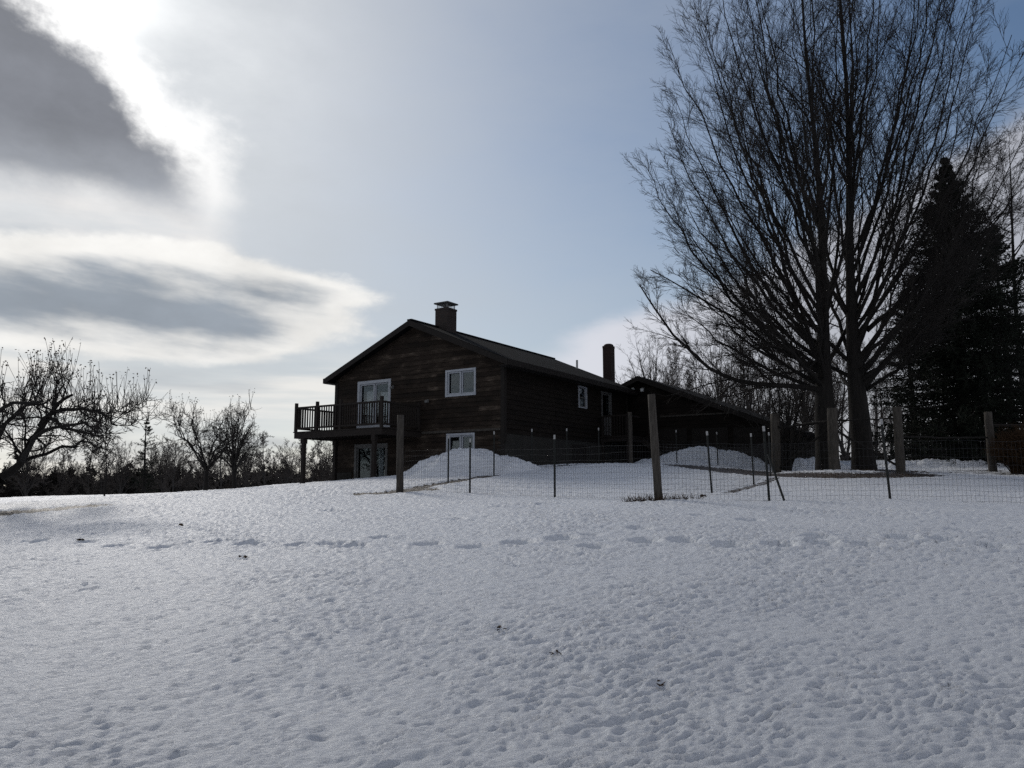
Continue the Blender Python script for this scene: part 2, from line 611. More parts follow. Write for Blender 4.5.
def subtract(a, b, holes):
    segs = [(a, b)]
    for h0, h1 in holes:
        out = []
        for s0, s1 in segs:
            if h1 <= s0 or h0 >= s1:
                out.append((s0, s1))
                continue
            if h0 > s0:
                out.append((s0, h0))
            if h1 < s1:
                out.append((h1, s1))
        segs = out
    return segs


def clap(mb, u0, u1, z0, z1, openings, top=None, rows=.19, place=None, rnd=random.Random(1)):
    """lap boards on a wall; place(u, out, z) -> local point; top(u) = underside of the roof"""
    z = z0
    while z < z1:
        zt = min(z + rows, z1)
        cuts = [z, zt]
        for (a, b, lo, hi) in openings:
            for q in (lo, hi):
                if z + .004 < q < zt - .004:
                    cuts.append(q)
        cuts = sorted(cuts)
        for c0, c1 in zip(cuts[:-1], cuts[1:]):
            zm = (c0 + c1) / 2
            holes = [(a, b) for (a, b, lo, hi) in openings if lo < zm < hi]
            for s0, s1 in subtract(u0, u1, holes):
                q = s0
                while q < s1 - 1e-4:
                    e = min(q + rnd.uniform(1.3, 4.2), s1)
                    if s1 - e < .4:
                        e = s1
                    pts = []
                    fb = .034 - .024 * (c0 - z) / rows + rnd.uniform(0, .006)
                    ft = .034 - .024 * (c1 - z) / rows
                    d0, d1 = rnd.uniform(-.006, .006), rnd.uniform(-.006, .006)
                    zz = [c0 - (.012 if c0 == z else 0) + d0, c0 - (.012 if c0 == z else 0) + d1, c1, c1]
                    us = [q, e - .004, e - .004, q]
                    if top:
                        # clip by the rake
                        lo_, hi_ = us[0], us[1]
                        tl, tr = top(us[3]), top(us[2])
                        if max(tl, tr, top(RIDGE_X) if us[0] < RIDGE_X < us[1] else -9) <= c0:
                            q = e
                            continue

                        def clipu(zv, a, b):
                            xl = RIDGE_X - (RIDGE_Z - .2 - zv) / SL
                            xr = RIDGE_X + (RIDGE_Z - .2 - zv) / SL
                            return max(a, xl), min(b, xr)
                        a0, b0 = clipu(c0, us[0], us[1])
                        a1, b1 = clipu(c1, us[3], us[2])
                        if b0 <= a0:
                            q = e
                            continue
                        if b1 <= a1:
                            a1 = b1 = min(max((a1 + b1) / 2, a0), b0)
                        us = [a0, b0, b1, a1]
                    fr = [fb, fb, ft, ft]
                    front = [place(us[i], fr[i], zz[i]) for i in range(4)]
                    back = [place(us[i], -.03, zz[i]) for i in range(4)]
                    mb.solid(back + front, rnd.random())
                    q = e
        z = zt


def pl_front(u, o, z):
    return (u, -o, z)


def pl_right(u, o, z):
    return (o, u, z)


def pl_left(u, o, z):
    return (-W - o, u, z)


def pl_back(u, o, z):
    return (u, L + o, z)


G_OPEN = [(-7.67, -5.75, 4.22, 6.28), (-2.82, -1.31, 5.29, 6.38), (-2.74, -1.35, 2.75, 3.82), (-7.76, -5.86, 1.6, 3.55)]
S_OPEN = [(5.88, 6.67, 5.23, 6.22), (8.12, 9.15, 4.15, 6.2)]
wb = MB()
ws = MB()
wr = random.Random(5)
clap(wb, -W, 0, 1.62, RIDGE_Z, G_OPEN, lambda x: roof_z(x) - .2, .19, pl_front, wr)
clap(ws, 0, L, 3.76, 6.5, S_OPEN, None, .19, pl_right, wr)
clap(wb, 0, L, 1.62, 6.5, [], None, .19, pl_left, wr)
clap(wb, -W, 0, 1.62, RIDGE_Z, [], lambda x: roof_z(x) - .2, .19, pl_back, wr)
wb.build('wall', M['siding'], house, OFF)
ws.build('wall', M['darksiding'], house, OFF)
for (x, y) in ((0, 0), (-W, 0)):
    cb = MB()
    sx = 1 if x == 0 else -1
    cb.box(min(x, x + sx * .05), max(x, x + sx * .05), -.055, .10, 3.4 if sx > 0 else 1.5, 6.36, .4)
    cb.box(min(x - sx * .12, x + sx * .045), max(x - sx * .12, x + sx * .045), -.058, -.02, 1.5, 6.33, .4)
    cb.build('corner_board', M['trim'], house, OFF)
fb = MB()
fb.box(-.25, .015, -.02, L, .8, 3.755)
fb.box(-W - .015, -7.9, -.05, .2, .8, 2.35)
fb.box(-W - .01, -W + .2, .2, L, .8, 1.62)
fb.box(-W, -.25, -.015, .2, .8, 1.615)
fb.box(-W, 0, L - .25, L + .01, .8, 1.615)
fb.build('foundation', M['conc'], house, OFF)
ib = MB()
ib.box(-W + .06, -.06, .06, L - .06, 4.0, 4.15)
ib.box(-W + .06, -.06, 4.0, 4.08, 1.7, 3.98)
ib.box(-W + .06, -.06, 4.0, 4.08, 4.16, 6.4)
ib.box(-4.9, -4.82, .06, 3.98, 4.16, 6.4)
ib.box(-W + .06, -.3, .06, L - .3, 6.42, 6.5)
ib.box(-W + .22, -.3, .22, L - .3, 1.45, 1.58)
ib.build('interior', M['dark'], house, OFF)

# roof
rb = MB()
RT = .17
for sgn in (-1, 1):
    xe = RIDGE_X + sgn * 4.92
    ze = roof_z(xe)
    y0, y1 = -.42, L + .35
    a = [(RIDGE_X, y0, RIDGE_Z - RT), (xe, y0, ze - RT), (xe, y1, ze - RT), (RIDGE_X, y1, RIDGE_Z - RT)]
    b = [(RIDGE_X, y0, RIDGE_Z), (xe, y0, ze), (xe, y1, ze), (RIDGE_X, y1, RIDGE_Z)]
    if sgn < 0:
        a, b = a[::-1], b[::-1]
    rb.solid(a + b)
roof = rb.build('roof', M['shingle'], house, OFF)
tb = MB()
for sgn in (-1, 1):
    xe = RIDGE_X + sgn * 4.90
    ze = roof_z(xe)
    for yy in (-.455, L + .352):
        a = [(RIDGE_X, yy, RIDGE_Z - .26), (xe, yy, ze - .25), (xe, yy + .03, ze - .25), (RIDGE_X, yy + .03, RIDGE_Z - .26)]
        b = [(RIDGE_X, yy, RIDGE_Z - .02), (xe, yy, ze - .02), (xe, yy + .03, ze - .02), (RIDGE_X, yy + .03, RIDGE_Z - .02)]
        if sgn < 0:
            a, b = a[::-1], b[::-1]
        tb.solid(a + b)
    xo = RIDGE_X + sgn * 4.925
    tb.box(min(xo, xo + sgn * .03), max(xo, xo + sgn * .03), -.455, L + .38, ze - .23, ze - .012)
    # boxed soffit
    xi = 0.0 if sgn > 0 else -W
    tb.box(min(xi + sgn * .06, xo), max(xi + sgn * .06, xo), -.42, L + .35, ze - .245, ze - .205)
tb.build('fascia', M['trim'], roof, (0, 0, 0))
for o in roof.children:
    o.location = (0, 0, -HB)
rib = MB()
rib.box(RIDGE_X - .12, RIDGE_X + .12, -.43, L + .36, RIDGE_Z - .04, RIDGE_Z + .025)
rib.build('ridge_cap', M['shingle'], roof, OFF)

# chimneys and vent
CY = 1.72
ch = MB()
ch.box(-4.55, -3.89, CY - .33, CY + .33, 8.0, 9.38)
ch.box(-4.57, -3.87, CY - .35, CY + .35, 9.34, 9.42)
chim = ch.build('chimney', M['brick'], roof, OFF)
cs = MB()
for sx in (-4.49, -3.95):
    for sy in (CY - .27, CY + .27):
        cs.bar((sx, sy, 9.40), (sx, sy, 9.62), .022)
for k in range(14):
    q = -4.47 + k * .038
    for sy in (CY - .27, CY + .27):
        cs.bar((q, sy, 9.40), (q, sy, 9.62), .005)
    for sx in (-4.49, -3.95):
        cs.bar((sx, CY - .25 + k * .038, 9.40), (sx, CY - .25 + k * .038, 9.62), .005)
cs.build('spark_screen', M['mesh'], roof, OFF)
cc = MB()
cc.box(-4.60, -3.84, CY - .38, CY + .38, 9.62, 9.675)
cc.build('chimney_cap', M['slab'], roof, OFF)
vx, vy = -2.6, 10.6
tube_obj('vent_pipe', [(np.array([[(vx, vy, 7.6 - HB), (vx, vy, 8.25 - HB)]]), np.full((1, 2), .055), 10)], M['pipe'], roof)


def glazed(name, kind, u0, u1, z0, z1, place, mats, panes=2, curtains=(), hb=False, frame=.085, parent=house, off=OFF):
    """framed opening with sashes, glass and curtains"""
    fm, sm = mats
    b = MB()

    def bx(mb, a0, a1, o0, o1, c0, c1):
        p = [place(a0, o0, c0), place(a1, o0, c0), place(a1, o1, c0), place(a0, o1, c0), place(a0, o0, c1), place(a1, o0, c1), place(a1, o1, c1), place(a0, o1, c1)]
        mb.solid(p)
    bx(b, u0 + .002, u0 + frame, -.12, .055, z0, z1)
    bx(b, u1 - frame, u1 - .002, -.12, .055, z0, z1)
    bx(b, u0 + frame, u1 - frame, -.12, .052, z1 - frame, z1 - .003)
    bx(b, u0 + frame, u1 - frame, -.12, .062, z0 + .003, z0 + frame * .9)
    fo = b.build(name, fm, parent, off)
    if kind == 'h':
        s = MB()
        zm = (z0 + z1) / 2
        for lo, hi, d in ((z0 + frame, zm + .02, -.02), (zm - .02, z1 - frame, -.06)):
            bx(s, u0 + frame, u0 + frame + .045, d - .035, d, lo, hi)
            bx(s, u1 - frame - .045, u1 - frame, d - .035, d, lo, hi)
            bx(s, u0 + frame + .045, u1 - frame - .045, d - .035, d, lo, lo + .05)
            bx(s, u0 + frame + .045, u1 - frame - .045, d - .035, d, hi - .05, hi)
        s.build('sash', sm, fo, off).location = (0, 0, 0)
    else:
        wd = (u1 - u0 - 2 * frame) / panes
        for k in range(panes):
            s = MB()
            a0 = u0 + frame + k * wd + .003
            a1 = a0 + wd - .006
            d = .0 - .045 * (k % 2)
            t = .06
            bx(s, a0, a0 + t, d - .04, d, z0 + frame, z1 - frame)
            bx(s, a1 - t, a1, d - .04, d, z0 + frame, z1 - frame)
            bx(s, a0 + t, a1 - t, d - .04, d, z0 + frame, z0 + frame + t)
            bx(s, a0 + t, a1 - t, d - .04, d, z1 - frame - t, z1 - frame)
            s.build('sash', sm, fo, off).location = (0, 0, 0)
    g = MB()
    bx(g, u0 + frame, u1 - frame, -.075, -.069, z0 + frame, z1 - frame)
    go = g.build('pane', M['glass'], fo, off)
    for (c0, c1, lo, hi) in curtains:
        n = 40
        us = np.linspace(c0, c1, n)
        V, Fq = [], []
        for i, u in enumerate(us):
            o_ = -.15 + .025 * math.sin(i * 1.1) + .012 * math.sin(i * 2.7 + 1)
            V += [place(u, o_, lo), place(u, o_, hi), place(u, o_ - .004, lo), place(u, o_ - .004, hi)]
        for i in range(n - 1):
            p = i * 4
            Fq += [(p, p + 4, p + 5, p + 1), (p + 2, p + 3, p + 7, p + 6), (p + 1, p + 5, p + 7, p + 3), (p, p + 2, p + 6, p + 4)]
        link('curtain', mesh_np('curtain', np.array(V) - np.array(off), np.array(Fq)), M['curtain'], fo)
    return fo


wf = (M['winframe'], M['winframe'])
df = (M['dullframe'], M['dullframe'])
up = glazed('patio_door', 'v', -7.67, -5.75, 4.22, 6.28, pl_front, wf, 2, [(-7.28, -6.88, 4.3, 5.85), (-6.45, -6.0, 4.3, 5.75)], frame=.13)
hb_ = MB().box(-6.78, -6.75, -.06, -.03, 5.1, 5.35)
hb_.build('handle', M['steel'], up, OFF)
glazed('window', 'v', -2.82, -1.31, 5.29, 6.38, pl_front, wf, 2)
glazed('window', 'v', -2.74, -1.35, 2.75, 3.82, pl_front, wf, 2)
glazed('patio_door', 'v', -7.76, -5.86, 1.6, 3.55, pl_front, df, 2, [(-6.5, -6.25, 1.7, 3.4)], frame=.12)
glazed('window', 'h', 5.88, 6.67, 5.23, 6.22, pl_right, (M['winframe'], M['dullframe']), 1, [(5.94, 6.61, 5.27, 5.70)], frame=.055)
dr = glazed('side_door', 'v', 8.12, 9.15, 4.15, 6.2, pl_right, df, 1)
hd = MB()
hd.box(-.04, -.01, 8.3, 8.97, 4.3, 5.05)
hd.build('door_panel', M['dullframe'], dr, OFF)
hd = MB().box(.0, .06, 8.95, 8.99, 5.12, 5.2)
hd.build('handle', M['steel'], dr, OFF)
hh = MB()
hh.box(.016, .06, 5.32, 5.40, 2.7, 3.55)
hh.box(.016, .06, 6.45, 6.53, 2.7, 3.55)
hh.box(.016, .05, 5.40, 6.45, 3.47, 3.55)
hh.box(.018, .03, 5.40, 6.45, 2.7, 3.47)
hh.build('basement_hatch', M['trim'], house, OFF)
# long light trim board over the lower window
lb = MB().box(-4.0, -.12, -.075, -.03, 3.86, 3.95)
lb.build('trim_board', M['post'], house, OFF)
for ux, zz in ((-5.63, 5.89), (-3.72, 5.18)):
    wl = MB()
    wl.box(ux - .05, ux + .05, -.06, -.02, zz - .05, zz + .08)
    wl.box(ux - .07, ux + .07, -.17, -.06, zz - .06, zz + .04)
    wl.build('wall_lamp', M['lampdim'], house, OFF, .01)
dn = MB()
dn.box(.05, .13, 10.72, 10.80, 3.3, 6.3)
dn.build('downspout', M['trim'], house, OFF)

# deck
DX0, DX1, DY = -8.95, -4.05, -2.4
dk = MB()
n = 16
bw = (-.06 - DY) / n
for i in range(n):
    dk.box(DX0 - .05, DX1 + .05, DY + i * bw, DY + (i + 1) * bw - .008, 3.96, 4.0, random.random())
dk.box(DX0, DX1, DY + .02, DY + .08, 3.72, 3.955)
dk.box(DX0, DX0 + .06, DY + .08, -.06, 3.72, 3.955)
dk.box(DX1 - .06, DX1, DY + .08, -.06, 3.72, 3.955)
for i in range(8):
    x = DX0 + .6 + i * .54
    dk.box(x, x + .045, DY + .08, -.06, 3.74, 3.955)
deck = dk.build('deck', M['deckwood'], house, OFF)
for (x, y, zb) in ((DX0 + .5, DY + .12, 1.3), (DX0 + .6, -.6, 1.3), (DX1 - .45, DY + .12, 1.6)):
    b = MB()
    b.box(x - .075, x + .075, y - .075, y + .075, zb, 3.72)
    b.box(x - .1, x + .1, y - .1, y + .1, 3.5, 3.718)
    b.build('support_post', M['deckwood'], deck, OFF)
RX = [DX0 + .05, DX0 + 1.3, DX0 + 2.65, DX1 - .05]
for x in RX:
    MB().box(x - .055, x + .055, DY + .0, DY + .11, 4.003, 5.20).build('railing_post', M['deckwood'], deck, OFF, .008)
for x in (RX[0], RX[-1]):
    MB().box(x - .055, x + .055, -.2, -.09, 4.003, 5.12).build('railing_post', M['deckwood'], deck, OFF, .008)
rl = MB()
for a, b in zip(RX[:-1], RX[1:]):
    rl.box(a + .056, b - .056, DY + .02, DY + .09, 4.10, 4.17)
    rl.box(a + .056, b - .056, DY + .01, DY + .10, 4.96, 5.03)
    m = int((b - a) / .125)
    for k in range(1, m):
        x = a + (b - a) * k / m
        rl.box(x - .02, x + .02, DY + .035, DY + .075, 4.17, 4.96)
for x in (RX[0], RX[-1]):
    rl.box(x - .035, x + .035, DY + .112, -.2, 4.10, 4.17)
    rl.box(x - .045, x + .045, DY + .112, -.2, 4.96, 5.03)
    for k in range(1, 15):
        y = DY + .11 + (2.1) * k / 15
        rl.box(x - .02, x + .02, y - .02, y + .02, 4.17, 4.96)
rl.build('railing', M['deckwood'], deck, OFF)

# side landing and steps
sl = MB()
sl.box(.06, 1.5, 7.9, 10.6, 4.0, 4.06)
sl.box(.06, 1.46, 7.94, 8.0, 3.8, 3.998)
sl.box(1.42, 1.48, 8.0, 10.56, 3.8, 3.998)
for k in range(6):
    sl.box(1.52 + k * .27, 1.82 + k * .27, 9.3, 10.5, 3.78 - k * .19, 3.83 - k * .19)
sl.bar((1.5, 9.32, 3.9), (3.1, 9.32, 2.75), .05, .22)
sl.bar((1.5, 10.48, 3.9), (3.1, 10.48, 2.75), .05, .22)
land = sl.build('side_landing', M['deckwood'], house, OFF)
for x, y in ((1.4, 8.0), (1.4, 10.45), (.15, 8.0)):
    MB().box(x - .05, x + .05, y - .05, y + .05, 2.0, 5.05 if x > 1 else 5.0).build('landing_post', M['deckwood'], land, OFF)
lr = MB()
lr.box(.2, 1.35, 7.97, 8.03, 4.95, 5.03)
lr.box(1.37, 1.43, 8.05, 9.3, 4.95, 5.03)
for k in range(8):
    lr.box(.3 + k * .14, .33 + k * .14, 7.98, 8.02, 4.06, 4.95)
lr.build('railing', M['deckwood'], land, OFF)

# ------------------------------------------------------------------ garage wing
GO = P0 + EY * 11.35
GB = 2.1
gar = empty('garage', (GO[0], GO[1], GB), RZ)
tag(gar, 'low dark garage with one long sloping roof edge, joined to the back of the house', 'garage')
GOFF = (0, 0, GB)
gx0, gx1, gr, grz, gs = -5.8, 7.15, .68, 7.2, .407
gw = MB()
_rx, _rz, _sl = RIDGE_X, RIDGE_Z, SL
RIDGE_X, RIDGE_Z, SL = gr, grz, gs
clap(gw, gx0, gx1, 2.5, grz, [], lambda x: grz - gs * abs(x - gr) - .2, .22, pl_front, wr)
GD = 8.0
clap(gw, 0, GD, 2.5, grz - gs * (gx1 - gr) - .15, [], None, .22, lambda u, o, z: (gx1 + o, u, z), wr)
clap(gw, 0, GD, 2.5, grz - gs * (gr - gx0) - .15, [], None, .22, lambda u, o, z: (gx0 - o, u, z), wr)
clap(gw, gx0, gx1, 2.5, grz, [], lambda x: grz - gs * abs(x - gr) - .2, .22, lambda u, o, z: (u, GD + o, z), wr)
RIDGE_X, RIDGE_Z, SL = _rx, _rz, _sl
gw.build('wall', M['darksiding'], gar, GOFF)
gf = MB()
gf.box(gx0, gx1 + .02, -.02, .2, .8, 2.49)
gf.box(gx1 - .2, gx1 + .015, .2, GD, .8, 2.49)
gf.build('foundation', M['conc'], gar, GOFF)
gb = MB()
for sgn, xe in ((-1, gx0 - .4), (1, gx1 + .45)):
    ze = grz - gs * abs(xe - gr)
    y0, y1 = -.55, GD + .4
    a = [(gr, y0, grz - .17), (xe, y0, ze - .17), (xe, y1, ze - .17), (gr, y1, grz - .17)]
    b = [(gr, y0, grz), (xe, y0, ze), (xe, y1, ze), (gr, y1, grz)]
    if sgn < 0:
        a, b = a[::-1], b[::-1]
    gb.solid(a + b)
groof = gb.build('roof', M['shingle'], gar, GOFF)
gt = MB()
for sgn, xe in ((-1, gx0 - .38), (1, gx1 + .43)):
    ze = grz - gs * abs(xe - gr)
    a = [(gr, -.585, grz - .26), (xe, -.585, ze - .25), (xe, -.553, ze - .25), (gr, -.553, grz - .26)]
    b = [(gr, -.585, grz - .02), (xe, -.585, ze - .02), (xe, -.553, ze - .02), (gr, -.553, grz - .02)]
    if sgn < 0:
        a, b = a[::-1], b[::-1]
    gt.solid(a + b)
gt.build('fascia', M['trim'], groof, GOFF)
bb = MB().box(1.6, 5.2, -.075, -.03, 5.12, 5.2)
bb.build('trim_board', M['post'], gar, GOFF)
for k in range(3):
    b = MB()
    x0 = 1.2 + k * 2.0
    b.box(x0, x0 + 1.75, -.06, -.038, 2.6, 4.55 - k * .05)
    for j in range(4):
        b.box(x0 + .08 + j * .42, x0 + .41 + j * .42, -.072, -.06, 2.7, 4.45 - k * .05)
    b.build('plank_door', M['trim'], gar, GOFF)
for x, z in ((.25, 6.62), (.75, 6.58)):
    b = MB()
    b.box(x - .05, x + .05, -.10, -.03, z - .05, z + .05)
    b.bar((x, -.10, z), (x + .03, -.30, z - .08), .15, .15)
    b.build('floodlight', M['lampw'], gar, GOFF, .01)
rc = MB()
cx_, cy_ = -1.62, .95
rc.box(cx_ - .24, cx_ + .24, cy_ - .24, cy_ + .24, 5.7, 9.14)
rc.box(cx_ - .25, cx_ + .25, cy_ - .25, cy_ + .25, 9.0, 9.14)
gch = rc.build('chimney', M['redbrick'], groof, GOFF, .02)
pz = np.array([[9.14, 9.20, 9.25, 9.28]]) - GB
pp = np.zeros((1, 4, 3))
pp[..., 0], pp[..., 1], pp[..., 2] = cx_, cy_, pz
tube_obj('chimney_crown', [(pp, np.array([[.27, .25, .17, .02]]), 14)], M['redbrick'], groof)

# ------------------------------------------------------------------ fences
def wire_panel(pts, h, parent, off, dx=.075, hs=(.02, .12, .22, .32, .44, .56, .70, .85, 1.0, 1.15), wr_=.0015):
    """welded wire following the snow between posts: straight per span"""
    P = []
    Rr = []
    for (a, b) in zip(pts[:-1], pts[1:]):
        a, b = np.array(a), np.array(b)
        ln = np.linalg.norm(b - a)
        m = max(2, int(ln / dx))
        t = (np.arange(m) + .5) / m
        xy = a + (b - a) * t[:, None]
        z = ground0(xy[:, 0], xy[:, 1])
        V = np.zeros((m, 2, 3))
        V[:, 0, :2] = xy
        V[:, 1, :2] = xy + RNG.normal(0, .004, xy.shape)
        V[:, 0, 2] = z
        V[:, 1, 2] = z + h
        P.append((V, np.full((m, 2), wr_), 3))
        mm = 14
        t = np.linspace(0, 1, mm)
        xy = a + (b - a) * t[:, None]
        z = ground0(xy[:, 0], xy[:, 1])
        H = np.zeros((len(hs), mm, 3))
        for i, q in enumerate(hs):
            H[i, :, :2] = xy
            H[i, :, 2] = z + q * h / 1.15 + .012 * np.sin(t * math.pi * 3 + i * 1.7)
        P.append((H, np.full((len(hs), mm), wr_), 3))
    return tube_obj('wire_mesh', P, M['wire'], parent, off)


def wood_post(parent, off, x, y, h, w, lean=(0, 0), label=None):
    n = 9
    t = np.linspace(0, 1, n)
    z0 = gz(x, y) - .35
    P = np.zeros((1, n + 1, 3))
    rr = np.zeros((1, n + 1))
    for i, q in enumerate(t):
        P[0, i] = (x + lean[0] * q + RNG.normal(0, .004), y + lean[1] * q + RNG.normal(0, .004), z0 + (h + .35) * q)
        rr[0, i] = w / 2 * (1.06 - .12 * q + RNG.normal(0, .015))
    P[0, n] = P[0, n - 1] + np.array([0, 0, .01])
    rr[0, n] = .002
    o = tube_obj('wooden_post', [(P, rr, 12)], M['post'], parent, off)
    if label:
        o['label'] = label
    return o


def metal_post(parent, off, x, y, h, lean=(0, 0), tip=True):
    z = gz(x, y)
    o_ = Vector((x, y, z - .2))
    e = Vector((x + lean[0], y + lean[1], z + h))
    b = MB()
    b.bar(o_, e, .045, .012)
    b.bar(o_ + Vector((0, .02, 0)), e + Vector((0, .02, 0)), .012, .04)
    for k in range(10):
        q = o_.lerp(e, .25 + .07 * k)
        b.bar(q + Vector((-.012, -.012, 0)), q + Vector((.012, -.012, 0)), .014, .014)
    p = b.build('metal_post', M['steel'], parent, off)
    if tip:
        d = (e - o_).normalized()
        t = MB()
        t.bar(e - d * .10, e + d * .004, .046, .02)
        t.build('post_tip', M['white'], p, off)
    return p


def fence(name, loc, label):
    f = empty(name, (loc[0], loc[1], gz(*loc)))
    return tag(f, label, 'fence', 'fences round the garden plot'), (loc[0], loc[1], gz(*loc))


W1, W2, W3 = (-3.16, 22.5), (3.04, 16.5), (4.8, 32.0)
f1, o1 = fence('wire_fence', (0, 19.5), 'front wire garden fence sagging from the gable corner to the tall leaning post')
wire_panel([W1, (-1.11, 21), (1.02, 19), W2], 1.15, f1, o1, wr_=.0019)
wood_post(f1, o1, *W1, 2.17, .20, (-.03, 0))
wood_post(f1, o1, *W2, 2.2, .17, (-.10, .05), 'tall wooden post leaning to the left, dark weeds at its foot')
metal_post(f1, o1, -1.11, 21, 1.45)
metal_post(f1, o1, 1.02, 19, 1.48)
f2, o2 = fence('wire_fence', (5.1, 15.8), 'near wire fence running to the right edge, with a braced steel post')
wire_panel([W2, (5.1, 15.8), (7.12, 15.0), (9.4, 14.7), (11.8, 14.5)], 1.15, f2, o2, wr_=.0021)
metal_post(f2, o2, 5.1, 15.8, 1.5, (-.06, 0))
metal_post(f2, o2, 7.12, 15.0, 1.56, (-.09, 0))
metal_post(f2, o2, 11.0, 14.6, 1.5)
b = MB()
b.bar((5.36, 15.6, gz(5.36, 15.6) - .1), (5.12, 15.85, gz(5.1, 15.8) + .95), .035, .035)
b.build('brace', M['steel'], f2, o2)
f3, o3 = fence('wire_fence', (2.08, 30), 'far wire fence before the side wall of the house, pale tips on its posts')
line3 = [W1, (-1.87, 23.3), (-.59, 26), (.73, 29), (2.08, 30), (3.4, 31), W3, (6.86, 33), (8.56, 33), (10.0, 30.0)]
wire_panel(line3, .95, f3, o3, .1)
for (x, y) in line3[1:6] + line3[7:9]:
    metal_post(f3, o3, x, y, 1.42)
wood_post(f3, o3, *W3, 2.1, .17)
f4, o4 = fence('wire_fence', (7.2, 23.7), 'side wire fence running back from the tall leaning post towards the maples')
wire_panel([W2, (4.87, 19.4), (7.2, 23.7), (10.0, 30.0)], 1.1, f4, o4, .085)
metal_post(f4, o4, 4.87, 19.4, 1.5, (-.08, 0))
metal_post(f4, o4, 7.2, 23.7, 1.5, (-.03, 0))
metal_post(f4, o4, 8.65, 26.6, 1.45)
f5, o5 = fence('post_and_rail_fence', (13.46, 27.5), 'heavy wooden post and rail fence with slanting braces in front of the twin maples')
HP = [(10.0, 30.0, 2.25, .34), (11.35, 28.0, 2.2, .36), (13.46, 27.5, 2.25, .30), (17.55, 29.0, 2.2, .28), (22.5, 29.0, 2.2, .28)]
for x, y, h, w in HP:
    wood_post(f5, o5, x, y, h, w, (random.uniform(-.05, .05), 0))


def rail(p, q, r=.06, name='rail'):
    P = np.linspace(p, q, 8)[None] + RNG.normal(0, .012, (1, 8, 3))
    return tube_obj(name, [(P, np.full((1, 8), r), 8)], M['bark'], f5, o5)


def tp(i, h):
    x, y = HP[i][:2]
    return np.array([x, y, gz(x, y) + h])


rail(tp(0, 1.72), tp(1, 1.72), .05)
rail(tp(1, 1.75), tp(2, 1.85), .03)
rail(tp(2, 1.2), tp(3, 1.25), .03)
rail(tp(3, 1.7), tp(4, 1.7), .05)
rail(tp(0, .1), tp(1, 1.55), .05, 'brace')
rail(tp(2, .15), tp(1, 1.5), .04, 'brace')
wire_panel([h[:2] for h in HP], 1.0, f5, o5, .1)

# ------------------------------------------------------------------ trees
def spawn(P, R, k, t0, t1, ang, lenf, n, upw, wob, rr, rmin=.003, taper=.25, rng=RNG, aim=None):
    m, N = P.shape[:2]
    t = ((np.arange(k)[None, :] + rng.random((m, k))) / k) * (t1 - t0) + t0
    f = t * (N - 1)
    i0 = np.clip(f.astype(int), 0, N - 2)
    fr = (f - i0)[..., None]
    mi = np.arange(m)[:, None]
    a, b = P[mi, i0], P[mi, i0 + 1]
    pos = a * (1 - fr) + b * fr
    rad = R[mi, i0] * (1 - fr[..., 0]) + R[mi, i0 + 1] * fr[..., 0]
    T = nrm(b - a)
    rv = rng.normal(size=(m, k, 3))
    if aim is not None:
        rv = rv + aim
    perp = nrm(rv - (rv * T).sum(-1, keepdims=True) * T)
    an = np.radians(rng.uniform(ang[0], ang[1], (m, k)))[..., None]
    d = nrm(T * np.cos(an) + perp * np.sin(an))
    pl = np.linalg.norm(np.diff(P, axis=1), axis=-1).sum(1)[:, None]
    ln = lenf(t, pl, rng)
    Q = np.zeros((m, k, n, 3))
    Q[:, :, 0] = pos
    for j in range(1, n):
        Q[:, :, j] = Q[:, :, j - 1] + d * (ln / (n - 1))[..., None]
        d = nrm(d + np.array([0, 0, upw / (n - 1)]) + rng.normal(size=d.shape) * wob)
    r0 = np.maximum(rad * rr * rng.uniform(.75, 1.0, rad.shape), rmin)
    tp_ = np.linspace(1, taper, n)
    Q2 = Q.reshape(m * k, n, 3)
    R2 = np.maximum((r0[..., None] * tp_), rmin * .7).reshape(m * k, n)
    return Q2, R2


def bez(p0, p1, p2, n, wob, rng):
    t = np.linspace(0, 1, n)[:, None]
    q = (1 - t) ** 2 * p0 + 2 * t * (1 - t) * p1 + t * t * p2
    q = q + rng.normal(size=q.shape) * wob * (t * (1.2 - t) * 2)
    return q


